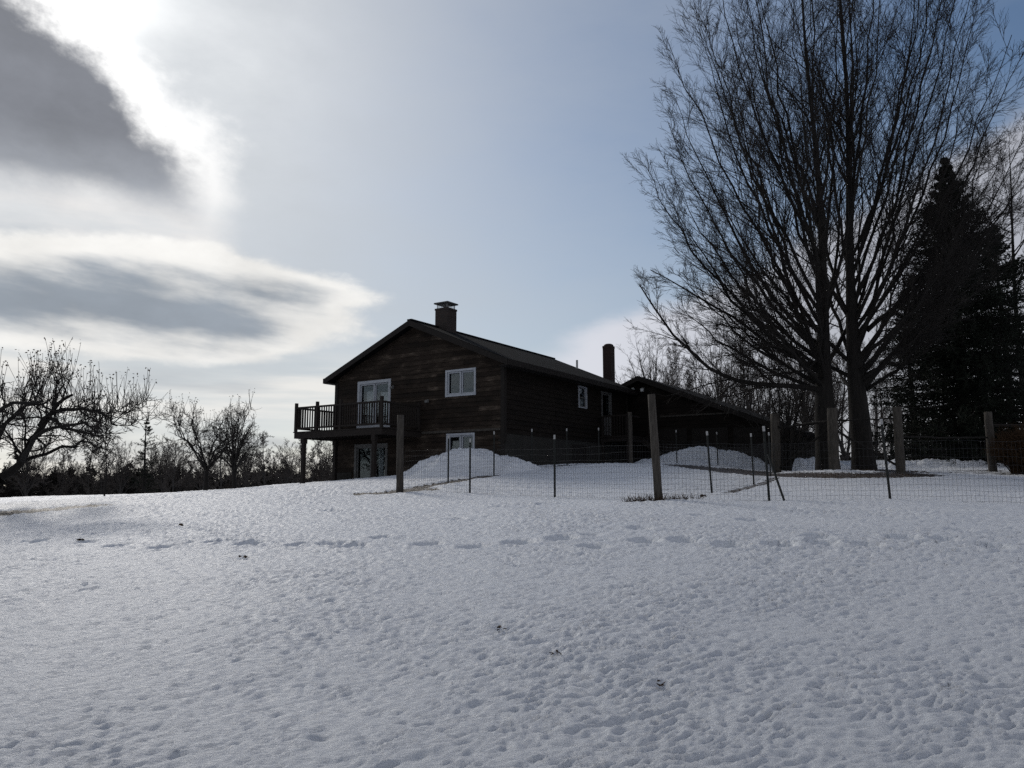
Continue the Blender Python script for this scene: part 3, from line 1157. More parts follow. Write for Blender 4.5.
def maple(base, lean, hgt, r0, side, reach, nl, seed, label, extra=()):
    rng = np.random.default_rng(seed)
    root = empty('maple_tree', base)
    tag(root, label, 'tree', 'twin maples')
    n = 22
    t = np.linspace(0, 1, n)
    tr = np.zeros((1, n, 3))
    tr[0, :, 0] = lean[0] * t + .10 * np.sin(t * 9 + seed)
    tr[0, :, 1] = lean[1] * t + .10 * np.sin(t * 7 + seed * 2)
    tr[0, :, 2] = -.4 + (hgt + .4) * t
    rad = (r0 * np.interp(t, [0, .02, .04, .09, .17, .30, .6, 1], [1.3, 1.15, 1.03, 1.0, .74, .44, .20, .025]))[None]
    limbs, lr = [], []
    QK = [0, .3, .5, .7, .86, 1]
    LN = 14
    for i in range(nl):
        q = (i + .5) / nl
        q = q ** .8
        zt = np.interp(q, QK, [hgt * .97, hgt * .88, hgt * .71, hgt * .55, hgt * .40, hgt * .27]) + rng.uniform(-.9, .9)
        rr = np.interp(q, QK, [2.0, 4.7, 6.0, 6.6, 6.7, 6.2]) * reach * rng.uniform(.82, 1.0)
        az = i * 2.39996 + rng.uniform(-.4, .4)
        dx = math.cos(az)
        if dx * side < 0 and rng.random() < .68:
            az = math.pi - az
        tip = np.array([math.cos(az) * rr, math.sin(az) * rr * .9, zt])
        hs = np.interp(q, [0, .35, .6, .8, 1], [hgt * .40, hgt * .24, hgt * .17, hgt * .13, hgt * .10]) + rng.uniform(-.5, .9)
        ts = (hs + .4) / (hgt + .4)
        st = np.array([np.interp(ts, t, tr[0, :, k]) for k in range(3)])
        mid = st * .5 + tip * .5
        mid[2] += (tip[2] - st[2]) * rng.uniform(-.16, -.02)
        mid[:2] = st[:2] + (tip[:2] - st[:2]) * rng.uniform(.54, .76)
        limbs.append(bez(st, mid, tip, LN, .10, rng))
        lr.append(np.interp(ts, t, rad[0]) * np.interp(q, [0, .5, 1], [.50, .34, .25]) * np.linspace(1, .13, LN) ** 1.15)
    for pts, rs in extra:
        pts = np.array(pts, float)
        tt = np.linspace(0, 1, len(pts))
        te = np.linspace(0, 1, LN)
        limbs.append(np.stack([np.interp(te, tt, pts[:, k]) for k in range(3)], -1) + rng.normal(size=(LN, 3)) * .02)
        lr.append(rs * np.linspace(1, .2, LN))
    P1, R1 = np.array(limbs), np.array(lr)
    tube_obj('trunk', [(tr, rad, 16), (P1, np.maximum(R1, .012), 8)], M['bark'], root)
    lead = (tr[:, 8:], rad[:, 8:])
    P2, R2 = spawn(P1, R1, 18, .16, .98, (18, 40), lambda t, p, g: p * .36 * (1.08 - .78 * t) * g.uniform(.6, 1.25, t.shape), 8, .12, .06, .5, .009, .2, rng)
    Pa, Ra = spawn(*lead, 26, .1, 1, (22, 42), lambda t, p, g: p * .32 * (1.05 - .75 * t) * g.uniform(.6, 1.2, t.shape), 8, .15, .06, .5, .010, .2, rng)
    P2, R2 = np.concatenate([P2, Pa]), np.concatenate([R2, Ra])
    P3, R3 = spawn(P2, R2, 9, .12, .99, (18, 40), lambda t, p, g: np.clip(p * .42 * (1.1 - .7 * t) * g.uniform(.6, 1.25, t.shape), .35, 2.2), 5, .08, .03, .62, .0065, .4, rng)
    P4, R4 = spawn(P3, R3, 6, .12, 1, (18, 42), lambda t, p, g: np.clip(p * .6 * (1.1 - .5 * t) * g.uniform(.5, 1.2, t.shape), .2, .9), 3, .12, .03, .7, .005, .6, rng)
    tube_obj('crown', [(P2, R2, 5), (P3, R3, 3), (P4, R4, 3)], M['twig'], root)
    return root


bL = np.array([11.85, 29.5, gz(11.85, 29.5)])
bR = np.array([13.02, 29.5, gz(13.02, 29.5)])
low_limb = [at(826, 390, 29.5), at(790, 386, 29.2), at(748, 384, 28.7), at(715, 372, 28.2), at(690, 352, 27.8), at(664, 322, 27.4), at(640, 285, 27.2)]
low2 = [at(826, 372, 29.5), at(800, 360, 29.9), at(770, 345, 30.3), at(735, 318, 30.6), at(690, 292, 31), at(650, 270, 31.2)]
low3 = [at(824, 350, 29.5), at(806, 372, 28.7), at(770, 374, 28.2), at(742, 362, 27.8), at(716, 340, 27.5)]
maple(bL, (.1, .3), 23.5, .375, -1, 1.0, 32, 4, 'left of the two tall bare maples, with a long low limb over the garage', [([p - bL for p in low_limb], .11), ([p - bL for p in low2], .09), ([p - bL for p in low3], .05)])
r_l1 = [at(866, 330, 29.5), at(905, 300, 28.6), at(950, 262, 28.0), at(985, 236, 27.6), at(1008, 205, 27.3)]
r_l2 = [at(866, 390, 29.5), at(900, 368, 28.2), at(930, 330, 27.6), at(958, 280, 27.1)]
maple(bR, (.1, -.3), 24.5, .37, 1, 1.0, 33, 9, 'right of the two tall bare maples, its thicker trunk beside the spruces', [([p - bR for p in r_l1], .10), ([p - bR for p in r_l2], .08)])


def bare_proto(name, h, r, nl, hs, spread, seed, k2=9, k3=6, k4=4, mats=('greybark', 'paletwig'), up=.35, arch=0.0, stems=1, rt=.006):
    """a bare tree: trunk with main limbs, and a crown of branches and twigs"""
    rng = np.random.default_rng(seed)
    root = empty(name, (0, 0, 0))
    n = 12
    t = np.linspace(0, 1, n)
    tr = np.zeros((stems, n, 3))
    for s in range(stems):
        a = rng.uniform(0, 6.28)
        sp = (.0 if stems == 1 else spread * .35)
        tr[s, :, 0] = math.cos(a) * sp * t + .05 * h * .3 * np.sin(t * 6 + s)
        tr[s, :, 1] = math.sin(a) * sp * t + .05 * h * .3 * np.sin(t * 5 + s * 2)
        tr[s, :, 2] = -.3 + (h * (1 if s == 0 else rng.uniform(.7, .95)) + .3) * t
    rad = np.tile((r * np.interp(t, [0, .06, .3, .7, 1], [1.4, 1.0, .75, .35, .06])), (stems, 1))
    P1, R1 = spawn(tr, rad, nl, hs, .97, (28, 58), lambda t, p, g: spread * (1.15 - .55 * t) * g.uniform(.75, 1.15, t.shape), 9, up, .07, .55, .01, .2, rng)
    if arch:
        P1[..., 2] -= arch * (np.linspace(0, 1, 9) ** 2.2)[None]
    tube_obj('trunk', [(tr, rad, 8), (P1, R1, 5)], M[mats[0]], root)
    P2, R2 = spawn(P1, R1, k2, .15, 1, (22, 50), lambda t, p, g: p * .42 * (1.1 - .6 * t) * g.uniform(.5, 1.2, t.shape), 6, up * .8, .08, .6, rt * 1.3, .3, rng)
    P3, R3 = spawn(P2, R2, k3, .1, 1, (22, 55), lambda t, p, g: p * .5 * (1.1 - .5 * t) * g.uniform(.5, 1.2, t.shape), 4, .2, .1, .65, rt, .5, rng)
    P4, R4 = spawn(P3, R3, k4, .1, 1, (20, 55), lambda t, p, g: p * .55 * (1.1 - .5 * t) * g.uniform(.5, 1.2, t.shape), 3, .2, .1, .7, rt * .8, .6, rng)
    tube_obj('crown', [(P2, R2, 4), (P3, R3, 3), (P4, R4, 3)], M[mats[1]], root)
    return root


def vase_proto(name, h, fork, spread, r, nl, seed, k2=10, k3=8, k4=5, mats=('greybark', 'paletwig'), rt=.006):
    """a bare tree whose limbs fan out into a rounded crown"""
    rng = np.random.default_rng(seed)
    root = empty(name, (0, 0, 0))
    t = np.linspace(0, 1, 8)
    tr = np.zeros((1, 8, 3))
    tr[0, :, 0] = .08 * np.sin(t * 4 + seed)
    tr[0, :, 2] = -.3 + (fork + .5) * t
    limbs, lr = [], []
    zc = h * .45
    for i in range(nl):
        q = ((i + .5) / nl)
        a = i * 2.39996 + rng.uniform(-.3, .3)
        e = math.radians(88 - 92 * q ** .9)
        rr = rng.uniform(.82, 1.0)
        tip = np.array([math.cos(a) * math.cos(e) * spread * rr, math.sin(a) * math.cos(e) * spread * rr, zc + math.sin(e) * (h - zc) * rr])
        zs = fork * rng.uniform(.75, 1.1)
        st = np.array([tr[0, -1, 0] * .8, 0, min(zs, fork + .15)])
        mid = st * .5 + tip * .5
        mid[:2] *= .75
        mid[2] = st[2] + (tip[2] - st[2]) * rng.uniform(.5, .75) + .1 * h * q
        limbs.append(bez(st, mid, tip, 10, .05 * h / 8, rng))
        lr.append(r * rng.uniform(.4, .6) * np.linspace(1, .15, 10))
    P1, R1 = np.array(limbs), np.maximum(np.array(lr), .008)
    tube_obj('trunk', [(tr, (r * np.linspace(1.25, .8, 8))[None], 8), (P1, R1, 5)], M[mats[0]], root)
    P2, R2 = spawn(P1, R1, k2, .2, 1, (22, 48), lambda t, p, g: p * .36 * (1.1 - .7 * t) * g.uniform(.5, 1.2, t.shape), 6, .15, .07, .55, rt * 1.3, .3, rng)
    P3, R3 = spawn(P2, R2, k3, .1, 1, (22, 50), lambda t, p, g: p * .45 * (1.1 - .5 * t) * g.uniform(.5, 1.2, t.shape), 4, .1, .07, .65, rt, .5, rng)
    P4, R4 = spawn(P3, R3, k4, .1, 1, (20, 50), lambda t, p, g: p * .55 * (1.1 - .5 * t) * g.uniform(.5, 1.2, t.shape), 3, .1, .06, .7, rt * .8, .6, rng)
    tube_obj('crown', [(P2, R2, 4), (P3, R3, 3), (P4, R4, 3)], M[mats[1]], root)
    return root


def put(root, x, y, s, rz, label, cat, group=None, sz=None, dz=0.0):
    root.location = (x, y, gz(x, y) - .05 + dz)
    root.scale = (s, s, sz or s)
    root.rotation_euler = (0, 0, rz)
    return tag(root, label, cat, group)


# slender trees behind the garage
pA = vase_proto('bare_tree', 10.5, 3.0, 3.6, .14, 18, 101, 11, 8, 4, rt=.006)
pB = bare_proto('bare_tree', 10, .09, 13, .08, 3.0, 102, 11, 8, 5, up=.6, stems=3, rt=.006)
pC = bare_proto('bare_tree', 9.5, .08, 9, .15, 2.2, 103, 10, 8, 5, stems=4, up=.6, rt=.006)
spots = [(652, 56, 1.0, pA), (678, 60, 1.02, pB), (700, 52, .98, pC), (722, 58, 1.1, pA), (742, 50, .95, pB), (764, 54, 1.05, pC), (786, 48, .95, pB), (806, 56, 1.1, pA), (842, 52, 1.1, pB), (872, 55, 1.0, pC), (632, 66, .95, pC), (664, 70, 1.0, pA), (712, 68, 1.05, pB), (752, 66, 1.1, pA), (820, 46, .8, pC), (642, 74, 1.0, pB), (690, 80, 1.1, pC), (618, 80, .95, pA), (600, 86, .9, pC), (832, 62, 1.1, pA), (888, 66, 1.2, pB)]
rs = random.Random(12)
used = set()
for px, Y, s, pr in spots:
    x = (px - 512) / F * Y
    o = pr if pr.name not in used else copy_tree(pr)
    used.add(pr.name)
    put(o, x, Y, s * rs.uniform(.92, 1.05), rs.uniform(0, 6.28), 'slender bare tree in the thicket behind the garage roof', 'tree', 'bare trees behind the garage', None)

# multi-stemmed shrub by the maples
def stem_shrub(x, y, h, ns, spread, seed, name, label, cat, mat='twig'):
    rng = np.random.default_rng(seed)
    root = empty(name, (x, y, gz(x, y)))
    tag(root, label, cat)
    S = []
    for i in range(ns):
        a = i / ns * 6.28 + rng.uniform(-.3, .3)
        rr = spread * rng.uniform(.2, 1)
        tip = np.array([math.cos(a) * rr, math.sin(a) * rr, h * rng.uniform(.65, 1)])
        st = np.array([math.cos(a) * .16, math.sin(a) * .16, -.1])
        S.append(bez(st, np.array([tip[0] * .35, tip[1] * .35, tip[2] * .55]), tip, 10, .05, rng))
    P1 = np.array(S)
    R1 = np.tile(np.linspace(.05, .010, 10), (ns, 1))
    tube_obj('stem', [(P1, R1, 6)], M['bark'], root)
    P2, R2 = spawn(P1, R1, 9, .2, 1, (20, 45), lambda t, p, g: p * .4 * (1.1 - .6 * t) * g.uniform(.5, 1.2, t.shape), 6, .35, .07, .5, .006, .4, rng)
    P3, R3 = spawn(P2, R2, 6, .1, 1, (20, 50), lambda t, p, g: p * .5 * g.uniform(.5, 1.2, t.shape), 4, .2, .1, .6, .004, .5, rng)
    tube_obj('branches', [(P2, R2, 4), (P3, R3, 3)], M[mat], root)
    return root


stem_shrub(11.4, 33.0, 4.0, 16, 2.2, 77, 'shrub', 'multi-stemmed bare shrub fanning out from one clump between garage and maples', 'shrub')


def dense_bush(x, y, rx, h, seed, label):
    rng = np.random.default_rng(seed)
    m = 1500
    a = rng.uniform(0, 6.28, m)
    rr = np.sqrt(rng.random(m))
    st = np.stack([np.cos(a) * rr * rx * .55, np.sin(a) * rr * rx * .55, np.full(m, -.1)], -1)
    hh = h * np.sqrt(np.clip(1 - (rr * .8) ** 2, .05, 1)) * rng.uniform(.7, 1.05, m)
    tip = np.stack([np.cos(a) * rr * rx, np.sin(a) * rr * rx, hh], -1) + rng.normal(size=(m, 3)) * .08
    t = np.linspace(0, 1, 5)[None, :, None]
    mid = st * .4 + tip * .6 + np.array([0, 0, .15]) * h + rng.normal(size=(m, 3)) * .08
    P = (1 - t) ** 2 * st[:, None] + 2 * t * (1 - t) * mid[:, None] + t * t * tip[:, None]
    R = np.tile(np.linspace(.012, .004, 5), (m, 1))
    P2, R2 = spawn(P, R, 5, .25, 1, (25, 70), lambda t, p, g: np.clip(p * .3 * g.uniform(.5, 1.2, t.shape), .08, .4), 3, 0, .15, .8, .005, .7, rng)
    root = empty('brown_bush', (x, y, gz(x, y)))
    tag(root, label, 'bush')
    tube_obj('stem', [(P, R, 3)], M['brush'], root)
    tube_obj('branches', [(P2, R2, 3)], M['brush'], root)


dense_bush(18.3, 27.6, 1.35, 1.65, 5, 'dense rounded brown bush at the right edge beside the last fence post')


# ------------------------------------------------------------------ spruces
def spruce(x, y, h, rw, seed, label, nb=300, low=.06, dens=1.0):
    rng = np.random.default_rng(seed)
    root = empty('spruce_tree', (x, y, gz(x, y)))
    tag(root, label, 'tree', 'spruces behind the maples')
    n = 12
    t = np.linspace(0, 1, n)
    tr = np.zeros((1, n, 3))
    tr[0, :, 2] = -.3 + (h + .3) * t
    tr[0, :, 0] = .06 * np.sin(t * 5)
    nw = max(14, int(h * 2.6))
    u = np.clip((rng.integers(0, nw, nb) + rng.normal(0, .13, nb)) / nw, 0, 1) ** 1.12
    u = np.minimum(low + (1.01 - low) * u, .99)
    az = rng.uniform(0, 6.28, nb)
    ln = rw * np.interp(u, [0, .2, .47, .72, .88, .95, 1], [1, .97, .85, .53, .19, .055, 0]) * rng.uniform(.60, 1.12, nb) + .03
    m = 9
    tt = np.linspace(0, 1, m)
    P = np.zeros((nb, m, 3))
    P[..., 0] = np.cos(az)[:, None] * ln[:, None] * tt
    P[..., 1] = np.sin(az)[:, None] * ln[:, None] * tt
    up = np.interp(u, [0, .5, 1], [-.30, -.12, .5])
    P[..., 2] = (u * h)[:, None] + ln[:, None] * (up[:, None] * tt + .16 * tt ** 3) - .03
    R = np.tile(np.linspace(1, .25, m), (nb, 1)) * (.012 + .012 * ln)[:, None]
    tube_obj('trunk', [(tr, (h * .019 * (1.05 - t))[None] + .01, 10), (P, R, 4)], M['bark'], root)
    # needle sprays: side shoots, each a strip of small blades
    ks = int(26 * dens)
    S, SR = spawn(P, R, ks, .12, 1, (35, 75), lambda t, p, g: np.clip(p * .26 * (1.15 - .85 * t) * g.uniform(.5, 1.2, t.shape), .04, .6), 4, -.25, .06, .5, .004, .6, rng)
    # blades around each shoot
    kb = 9
    Q = S.shape[0]
    tq = rng.random((Q, kb)) * 2.99
    i0 = tq.astype(int)
    fr = (tq - i0)[..., None]
    qi = np.arange(Q)[:, None]
    pos = S[qi, i0] * (1 - fr) + S[qi, i0 + 1] * fr
    T = nrm(S[qi, i0 + 1] - S[qi, i0])
    rv = nrm(rng.normal(size=pos.shape) + np.array([0, 0, -.25]))
    d = nrm(T * .75 + rv * .75)
    L_ = rng.uniform(.05, .13, (Q, kb))[..., None]
    wv = nrm(np.cross(d, rng.normal(size=d.shape))) * rng.uniform(.009, .02, (Q, kb))[..., None]
    V = np.stack([pos - wv, pos + wv, pos + d * L_ + wv * .5, pos + d * L_ - wv * .5], 2).reshape(-1, 3)
    Fq = np.arange(len(V)).reshape(-1, 4)
    link('crown', mesh_np('crown', V, Fq, False), M['needle'], root)
    return root


def gx(px, Y):
    return (px - 512) / F * Y


spruce(gx(966, 35), 35, 14.2, 3.45, 1, 'tall dense dark spruce with a pointed top, beside the right maple', 950, .03)
spruce(gx(1012, 38), 38, 11.8, 3.6, 2, 'shorter ragged spruce with drooping gapped boughs, right of the tall spruce', 420, .06, .9)
spruce(gx(914, 40), 40, 9.0, 2.7, 3, 'low dark spruce half hidden behind the tall spruce and right maple', 200, .05)

# bare tree behind the spruces
pD = bare_proto('bare_tree', 18, .20, 24, .2, 5.6, 131, 12, 8, 5, mats=('bark', 'twig'), up=.4)
put(pD, gx(1030, 42), 42, 1.0, .6, 'tall bare tree rising behind the ragged spruce, its crown cut by the right edge', 'tree')
pE = copy_tree(pD)
put(pE, gx(965, 50), 50, .86, 2.6, 'tall bare tree seen over the top of the pointed spruce', 'tree')


# ------------------------------------------------------------------ apple trees on the left
def leaves_at(P, rng, k=3, s=.05):
    m = len(P)
    c = P[:, -1][:, None] + rng.normal(size=(m, k, 3)) * np.array([.03, .03, .06])
    a, b = nrm(rng.normal(size=(m, k, 3))), None
    b = nrm(np.cross(a, rng.normal(size=(m, k, 3))))
    V = np.stack([c - a * s - b * s * .2, c - b * s * .6, c + a * s + b * s * .2, c + b * s * .6], 2).reshape(-1, 3)
    return V, np.arange(len(V)).reshape(-1, 4)


def apple(base, limbs, rads, trunk, trad, seed, label, sprout=(.7, 1.5), nspr=8, leafy=True, k2=10, k3=7):
    rng = np.random.default_rng(seed)
    root = empty('apple_tree', base)
    tag(root, label, 'tree', 'old apple trees in the field')
    base = np.array(base)
    N = 12

    def res(pts, wob):
        pts = np.array(pts, float) - base
        tt = np.linspace(0, 1, len(pts))
        te = np.linspace(0, 1, N)
        return np.stack([np.interp(te, tt, pts[:, k]) for k in range(3)], -1) + rng.normal(size=(N, 3)) * wob
    TR = np.array([res(t, .01) for t in trunk])
    P1 = np.array([res(l, .035) for l in limbs])
    R1 = np.array([r * np.linspace(1, .28, N) for r in rads])
    RT_ = np.array([r * np.linspace(1.15, .8, N) for r in trad])
    tube_obj('trunk', [(TR, RT_, 10), (P1, R1, 7)], M['bark'], root)
    P2, R2 = spawn(P1, R1, k2, .12, 1, (35, 75), lambda t, p, g: g.uniform(.3, .85, t.shape) * (p ** .25), 8, .05, .16, .5, .012, .35, rng)
    P3, R3 = spawn(P2, R2, k3, .15, 1, (30, 70), lambda t, p, g: p * .45 * g.uniform(.5, 1.2, t.shape), 5, .2, .16, .6, .008, .5, rng)
    P4, R4 = spawn(P3, R3, 5, .15, 1, (25, 70), lambda t, p, g: p * .5 * g.uniform(.5, 1.2, t.shape), 3, .3, .14, .7, .006, .6, rng)
    PS, RS = spawn(np.concatenate([P1, P2[:, [0, 1, 2, 3, 4, 4, 5, 5, 6, 6, 7, 7]]]), np.concatenate([R1, R2[:, [0, 1, 2, 3, 4, 4, 5, 5, 6, 6, 7, 7]]]), nspr, .25, 1, (50, 90), lambda t, p, g: g.uniform(*sprout, t.shape), 6, 0, .02, .4, .007, .6, rng, np.array([0, 0, 5.]))
    # keep the shoots that point up
    keep = (PS[:, -1, 2] - PS[:, 0, 2]) > .75 * np.linalg.norm(PS[:, -1] - PS[:, 0], axis=-1)
    hi = PS[:, 0, 2] > np.percentile(P1[..., 2], 45)
    keep &= hi & (rng.random(len(PS)) < .8)
    PS, RS = PS[keep], RS[keep]
    tube_obj('crown', [(P2, R2, 5), (P3, R3, 3), (P4, R4, 3), (PS, RS, 3)], M['twig'], root)
    if leafy:
        tops = PS[np.argsort(-PS[:, -1, 2])[:int(len(PS) * .5)]]
        V, Fq = leaves_at(tops, rng, 2, .032)
        link('leaves', mesh_np('leaves', V, Fq, False), M['leaf'], root)
    return root


AY = 20.0
bx_, by_ = -14.3, 20.2
abase = (bx_, by_, gz(bx_, by_))
fork = at(-22, 478, AY)
fork2 = at(2, 478, AY)
A_l = [
    [fork2, at(20, 462, 20), at(35, 435, 20), at(48, 418, 19.8), at(58, 405, 19.6), at(72, 395, 19.4)],
    [at(40, 428, 20), at(55, 411, 19.8), at(78, 408, 19.3), at(96, 411, 18.9), at(108, 418, 18.7), at(118, 426, 18.4)],
    [fork2, at(16, 466, 20.4), at(40, 455, 20.8), at(70, 445, 21.2), at(88, 441, 21.5), at(104, 447, 21.7)],
    [fork, at(-8, 455, 20.8), at(2, 430, 21.4), at(18, 412, 22), at(30, 404, 22.4), at(52, 400, 22.8)],
    [fork, at(-20, 450, 19.4), at(-12, 425, 18.8), at(0, 408, 18.2), at(22, 402, 17.8), at(40, 402, 17.5)],
    [fork, at(-40, 455, 20), at(-65, 430, 20), at(-90, 412, 20), at(-120, 405, 20)],
    [at(48, 418, 19.8), at(64, 428, 20.5), at(82, 432, 21), at(98, 436, 21.4), at(110, 440, 21.6)],
    [at(20, 462, 20), at(34, 440, 19), at(60, 425, 18.4), at(88, 422, 18), at(104, 430, 17.8)],
]
apple(abase, A_l, [.11, .06, .065, .085, .08, .09, .05, .06], [[abase - np.array([0, 0, .3]), fork], [fork + np.array([-.1, 0, -.25]), at(-10, 476, 20), fork2]], [.20, .14], 61,
      'big gnarled apple tree cut by the left edge, upright shoots with curled leaves on top', (.3, .95), 15, True, 12, 8)

b2 = np.array([-12.3, 32.0, gz(-12.3, 32)])
k2b = b2 + np.array([0, 0, 1.0])
rg = np.random.default_rng(8)
lim2 = []
for i in range(8):
    a = i * 2.4 + .5
    ex = 1.9 * rg.uniform(.7, 1.1)
    tip = k2b + np.array([math.cos(a) * ex, math.sin(a) * ex, rg.uniform(1.5, 2.4)])
    lim2.append([k2b + np.array([0, 0, -.1]), k2b + np.array([math.cos(a) * ex * .35, math.sin(a) * ex * .35, .7]), k2b + np.array([math.cos(a) * ex * .75, math.sin(a) * ex * .75, 1.3]), tip])
apple(b2, lim2, [.042] * 8, [[b2 - np.array([0, 0, .2]), k2b]], [.085], 62, 'smaller spreading apple tree alone on the snow left of the deck', (.3, .8), 5, True, 9, 8)

sap = bare_proto('sapling', 3.0, .035, 10, .3, .9, 141, 5, 4, 2, mats=('bark', 'twig'))
put(sap, -14.35, 28, 1, 0, 'thin young tree on the snow beside the big apple tree', 'tree')

elm = vase_proto('elm_tree', 6.0, 1.9, 2.15, .13, 16, 151, 11, 8, 4, mats=('bark', 'twig'), rt=.007)
put(elm, gx(236, 50), 50, 1.0, 1.2, 'round-crowned bare tree standing above the row left of the deck', 'tree')

p1 = vase_proto('bare_tree', 8, 2.2, 2.9, .12, 15, 161, 10, 8, 6, rt=.009)
p2 = bare_proto('bare_tree', 7.4, .10, 14, .2, 2.6, 162, 10, 8, 6, up=.4, rt=.009)
p3 = bare_proto('bare_tree', 7, .09, 8, .12, 2.2, 163, 10, 8, 6, stems=3, up=.4, rt=.009)
rs = random.Random(4)
used = set()
row = [(-30, 78), (-8, 70), (12, 84), (30, 74), (48, 90), (62, 78), (78, 86), (92, 72), (108, 82), (124, 76), (138, 92), (152, 80), (166, 74), (176, 64), (190, 86), (204, 78), (222, 62), (232, 88), (248, 80), (265, 66), (276, 84), (288, 74), (300, 90), (312, 78), (324, 84), (338, 76), (352, 88), (366, 80)]
row += [(px + 9 + (px * 7) % 11, Y + 18 + (px * 5) % 9) for px, Y in row]
for i, (px, Y) in enumerate(row):
    pr = (p1, p2, p3)[i % 3]
    o = pr if pr.name not in used else copy_tree(pr)
    used.add(pr.name)
    s = Y / 76 * rs.uniform(.60, .92)
    put(o, gx(px, Y), Y, s, rs.uniform(0, 6.28), 'bare grey tree in the row before the dark woods beyond the left field', 'tree', 'bare trees in the row beyond the left field', None, 0)

pine = spruce(gx(146, 72), 72, 8.6, 1.7, 12, 'lone thin pine among the bare trees beyond the left field', 60, .22, .5)
pine.name = 'pine_tree'
del pine['group']


# far woods as one mass
def far_woods():
    rng = np.random.default_rng(31)
    Vs = []
    m = 2400
    az = rng.uniform(-1.1, 1.1, m)
    R = rng.uniform(95, 135, m)
    x, y = R * np.sin(az), R * np.cos(az)
    z0 = ground0(x, y)
    h = 4.6 + 1.2 * perlin(az * 22, az * 0 + 3, 2) + 1.2 * perlin(az * 70, az * 0 + 8, 4) + rng.uniform(-1.2, 1.0, m)
    top = EYE + (4.0 + .0 * h)  # not used for shape, heights are above ground
    hh = np.clip(4.9 + (h - 4.6) * .55, 2.0, 9)
    k = 110
    u = rng.random((m, k)) ** 1.1
    w = (1 - u) * rng.uniform(.9, 1.6, (m, 1)) + .15
    a = rng.uniform(0, 6.28, (m, k))
    c = np.stack([x[:, None] + np.cos(a) * w, y[:, None] + np.sin(a) * w, z0[:, None] + u * hh[:, None]], -1)
    d1 = nrm(rng.normal(size=c.shape) + np.array([0, 0, .6])) * rng.uniform(.35, 1.0, (m, k, 1))
    d2 = nrm(np.cross(d1, rng.normal(size=c.shape))) * rng.uniform(.12, .32, (m, k, 1))
    V = np.stack([c - d1 * .5 - d2 * .5, c - d1 * .3 + d2 * .5, c + d1 * .6 + d2 * .1, c + d1 * .5 - d2 * .2], 2).reshape(-1, 3)
    o = link('treeline', mesh_np('treeline', V, np.arange(len(V)).reshape(-1, 4), False), M['woods'])
    tag(o, 'dark band of evergreen woods along the far edge of the left field', 'woods', None, 'stuff')


far_woods()

# dry weeds at the foot of the leaning post
rng = np.random.default_rng(41)
m = 260
px_ = np.stack([rng.uniform(-.75, .85, m), rng.normal(0, .09, m)], -1)
st = np.stack([3.04 + px_[:, 0], 16.42 + px_[:, 1], ground0(3.04 + px_[:, 0], 16.42 + px_[:, 1]) - .03], -1)
d = nrm(np.stack([rng.normal(0, .5, m), rng.normal(0, .4, m), rng.uniform(.3, 1, m)], -1)) * rng.uniform(.06, .2, (m, 1))
P = st[:, None] + np.linspace(0, 1, 3)[None, :, None] * d[:, None]
wb_ = np.array([3.04, 16.42, gz(3.04, 16.42)])
o = tube_obj('weed_clump', [(P, np.tile([[.006, .005, .003]], (m, 1)), 3)], M['brush'], None, wb_)
o.location = wb_
tag(o, 'low clump of dark dead weeds at the foot of the tall leaning post', 'weeds')

# dead leaves and clods lying on the snow
def on_ground(px, py):
    dv = at(px, py, 1) - np.array([0, 0, EYE])
    s = 3.0
    while s < 60:
        q = dv * s
        if q[2] + EYE <= gz(q[0], q[1]) + float(relief(q[0:1], q[1:2])[0]):
            return q[0], q[1]
        s += .03
    return q[0], q[1]


def clod(px, py, w, seed):
    x, y = on_ground(px, py)
    rng = np.random.default_rng(seed)
    z = gz(x, y) + float(relief(np.array([x]), np.array([y]))[0])
    n = 16
    V, Fq = [], []
    for j in range(6):
        c = rng.normal(size=3) * np.array([w * .4, w * .3, .006])
        a = nrm(rng.normal(size=3) * np.array([1, 1, .35])) * w * rng.uniform(.35, .6)
        b = nrm(np.cross(a, np.array([0, 0, 1.]) + rng.normal(size=3) * .3)) * w * .28
        c[2] += .012
        up = np.array([0, 0, w * .16])
        b0 = len(V)
        V += [c - a, c - a * .3 - b + up, c + a * .4 - b * .8 + up, c + a, c + a * .4 + b * .8 + up * .6, c - a * .3 + b + up * .6, c - a * .2, c + a * .5]
        Fq += [(b0, b0 + 1, b0 + 6, b0 + 5), (b0 + 1, b0 + 2, b0 + 7, b0 + 6), (b0 + 6, b0 + 7, b0 + 4, b0 + 5), (b0 + 2, b0 + 3, b0 + 4, b0 + 7)]
    o = link('dead_leaf', mesh_np('dead_leaf', np.array(V), np.array(Fq), True), M['leaf'])
    o.location = (x, y, z)
    tag(o, 'small curled dead leaf lying on the open snow', 'leaf', 'dead leaves on the snow')


for i, (px, py, w) in enumerate([(181, 527, .075), (243, 558, .075), (80, 541, .085), (500, 630, .045), (555, 656, .036), (661, 688, .04), (702, 497, .10)]):
    clod(px, py, w, 200 + i)

# ------------------------------------------------------------------ sky
world = bpy.data.worlds.new('World')
SC.world = world
world.use_nodes = True
nt = world.node_tree
bg = nt.nodes['Background']


class E:
    """tiny expression helper over Math nodes"""

    def __init__(self, s):
        self.s = s

    @staticmethod
    def op(name, *a):
        n = nt.nodes.new('ShaderNodeMath')
        n.operation = name
        for i, v in enumerate(a):
            if isinstance(v, E):
                nt.links.new(v.s, n.inputs[i])
            else:
                n.inputs[i].default_value = v
        return E(n.outputs[0])

    def __add__(s, o): return E.op('ADD', s, o)
    __radd__ = __add__
    def __sub__(s, o): return E.op('SUBTRACT', s, o)
    def __rsub__(s, o): return E.op('SUBTRACT', o, s)
    def __mul__(s, o): return E.op('MULTIPLY', s, o)
    __rmul__ = __mul__
    def __pow__(s, o): return E.op('POWER', s, o)


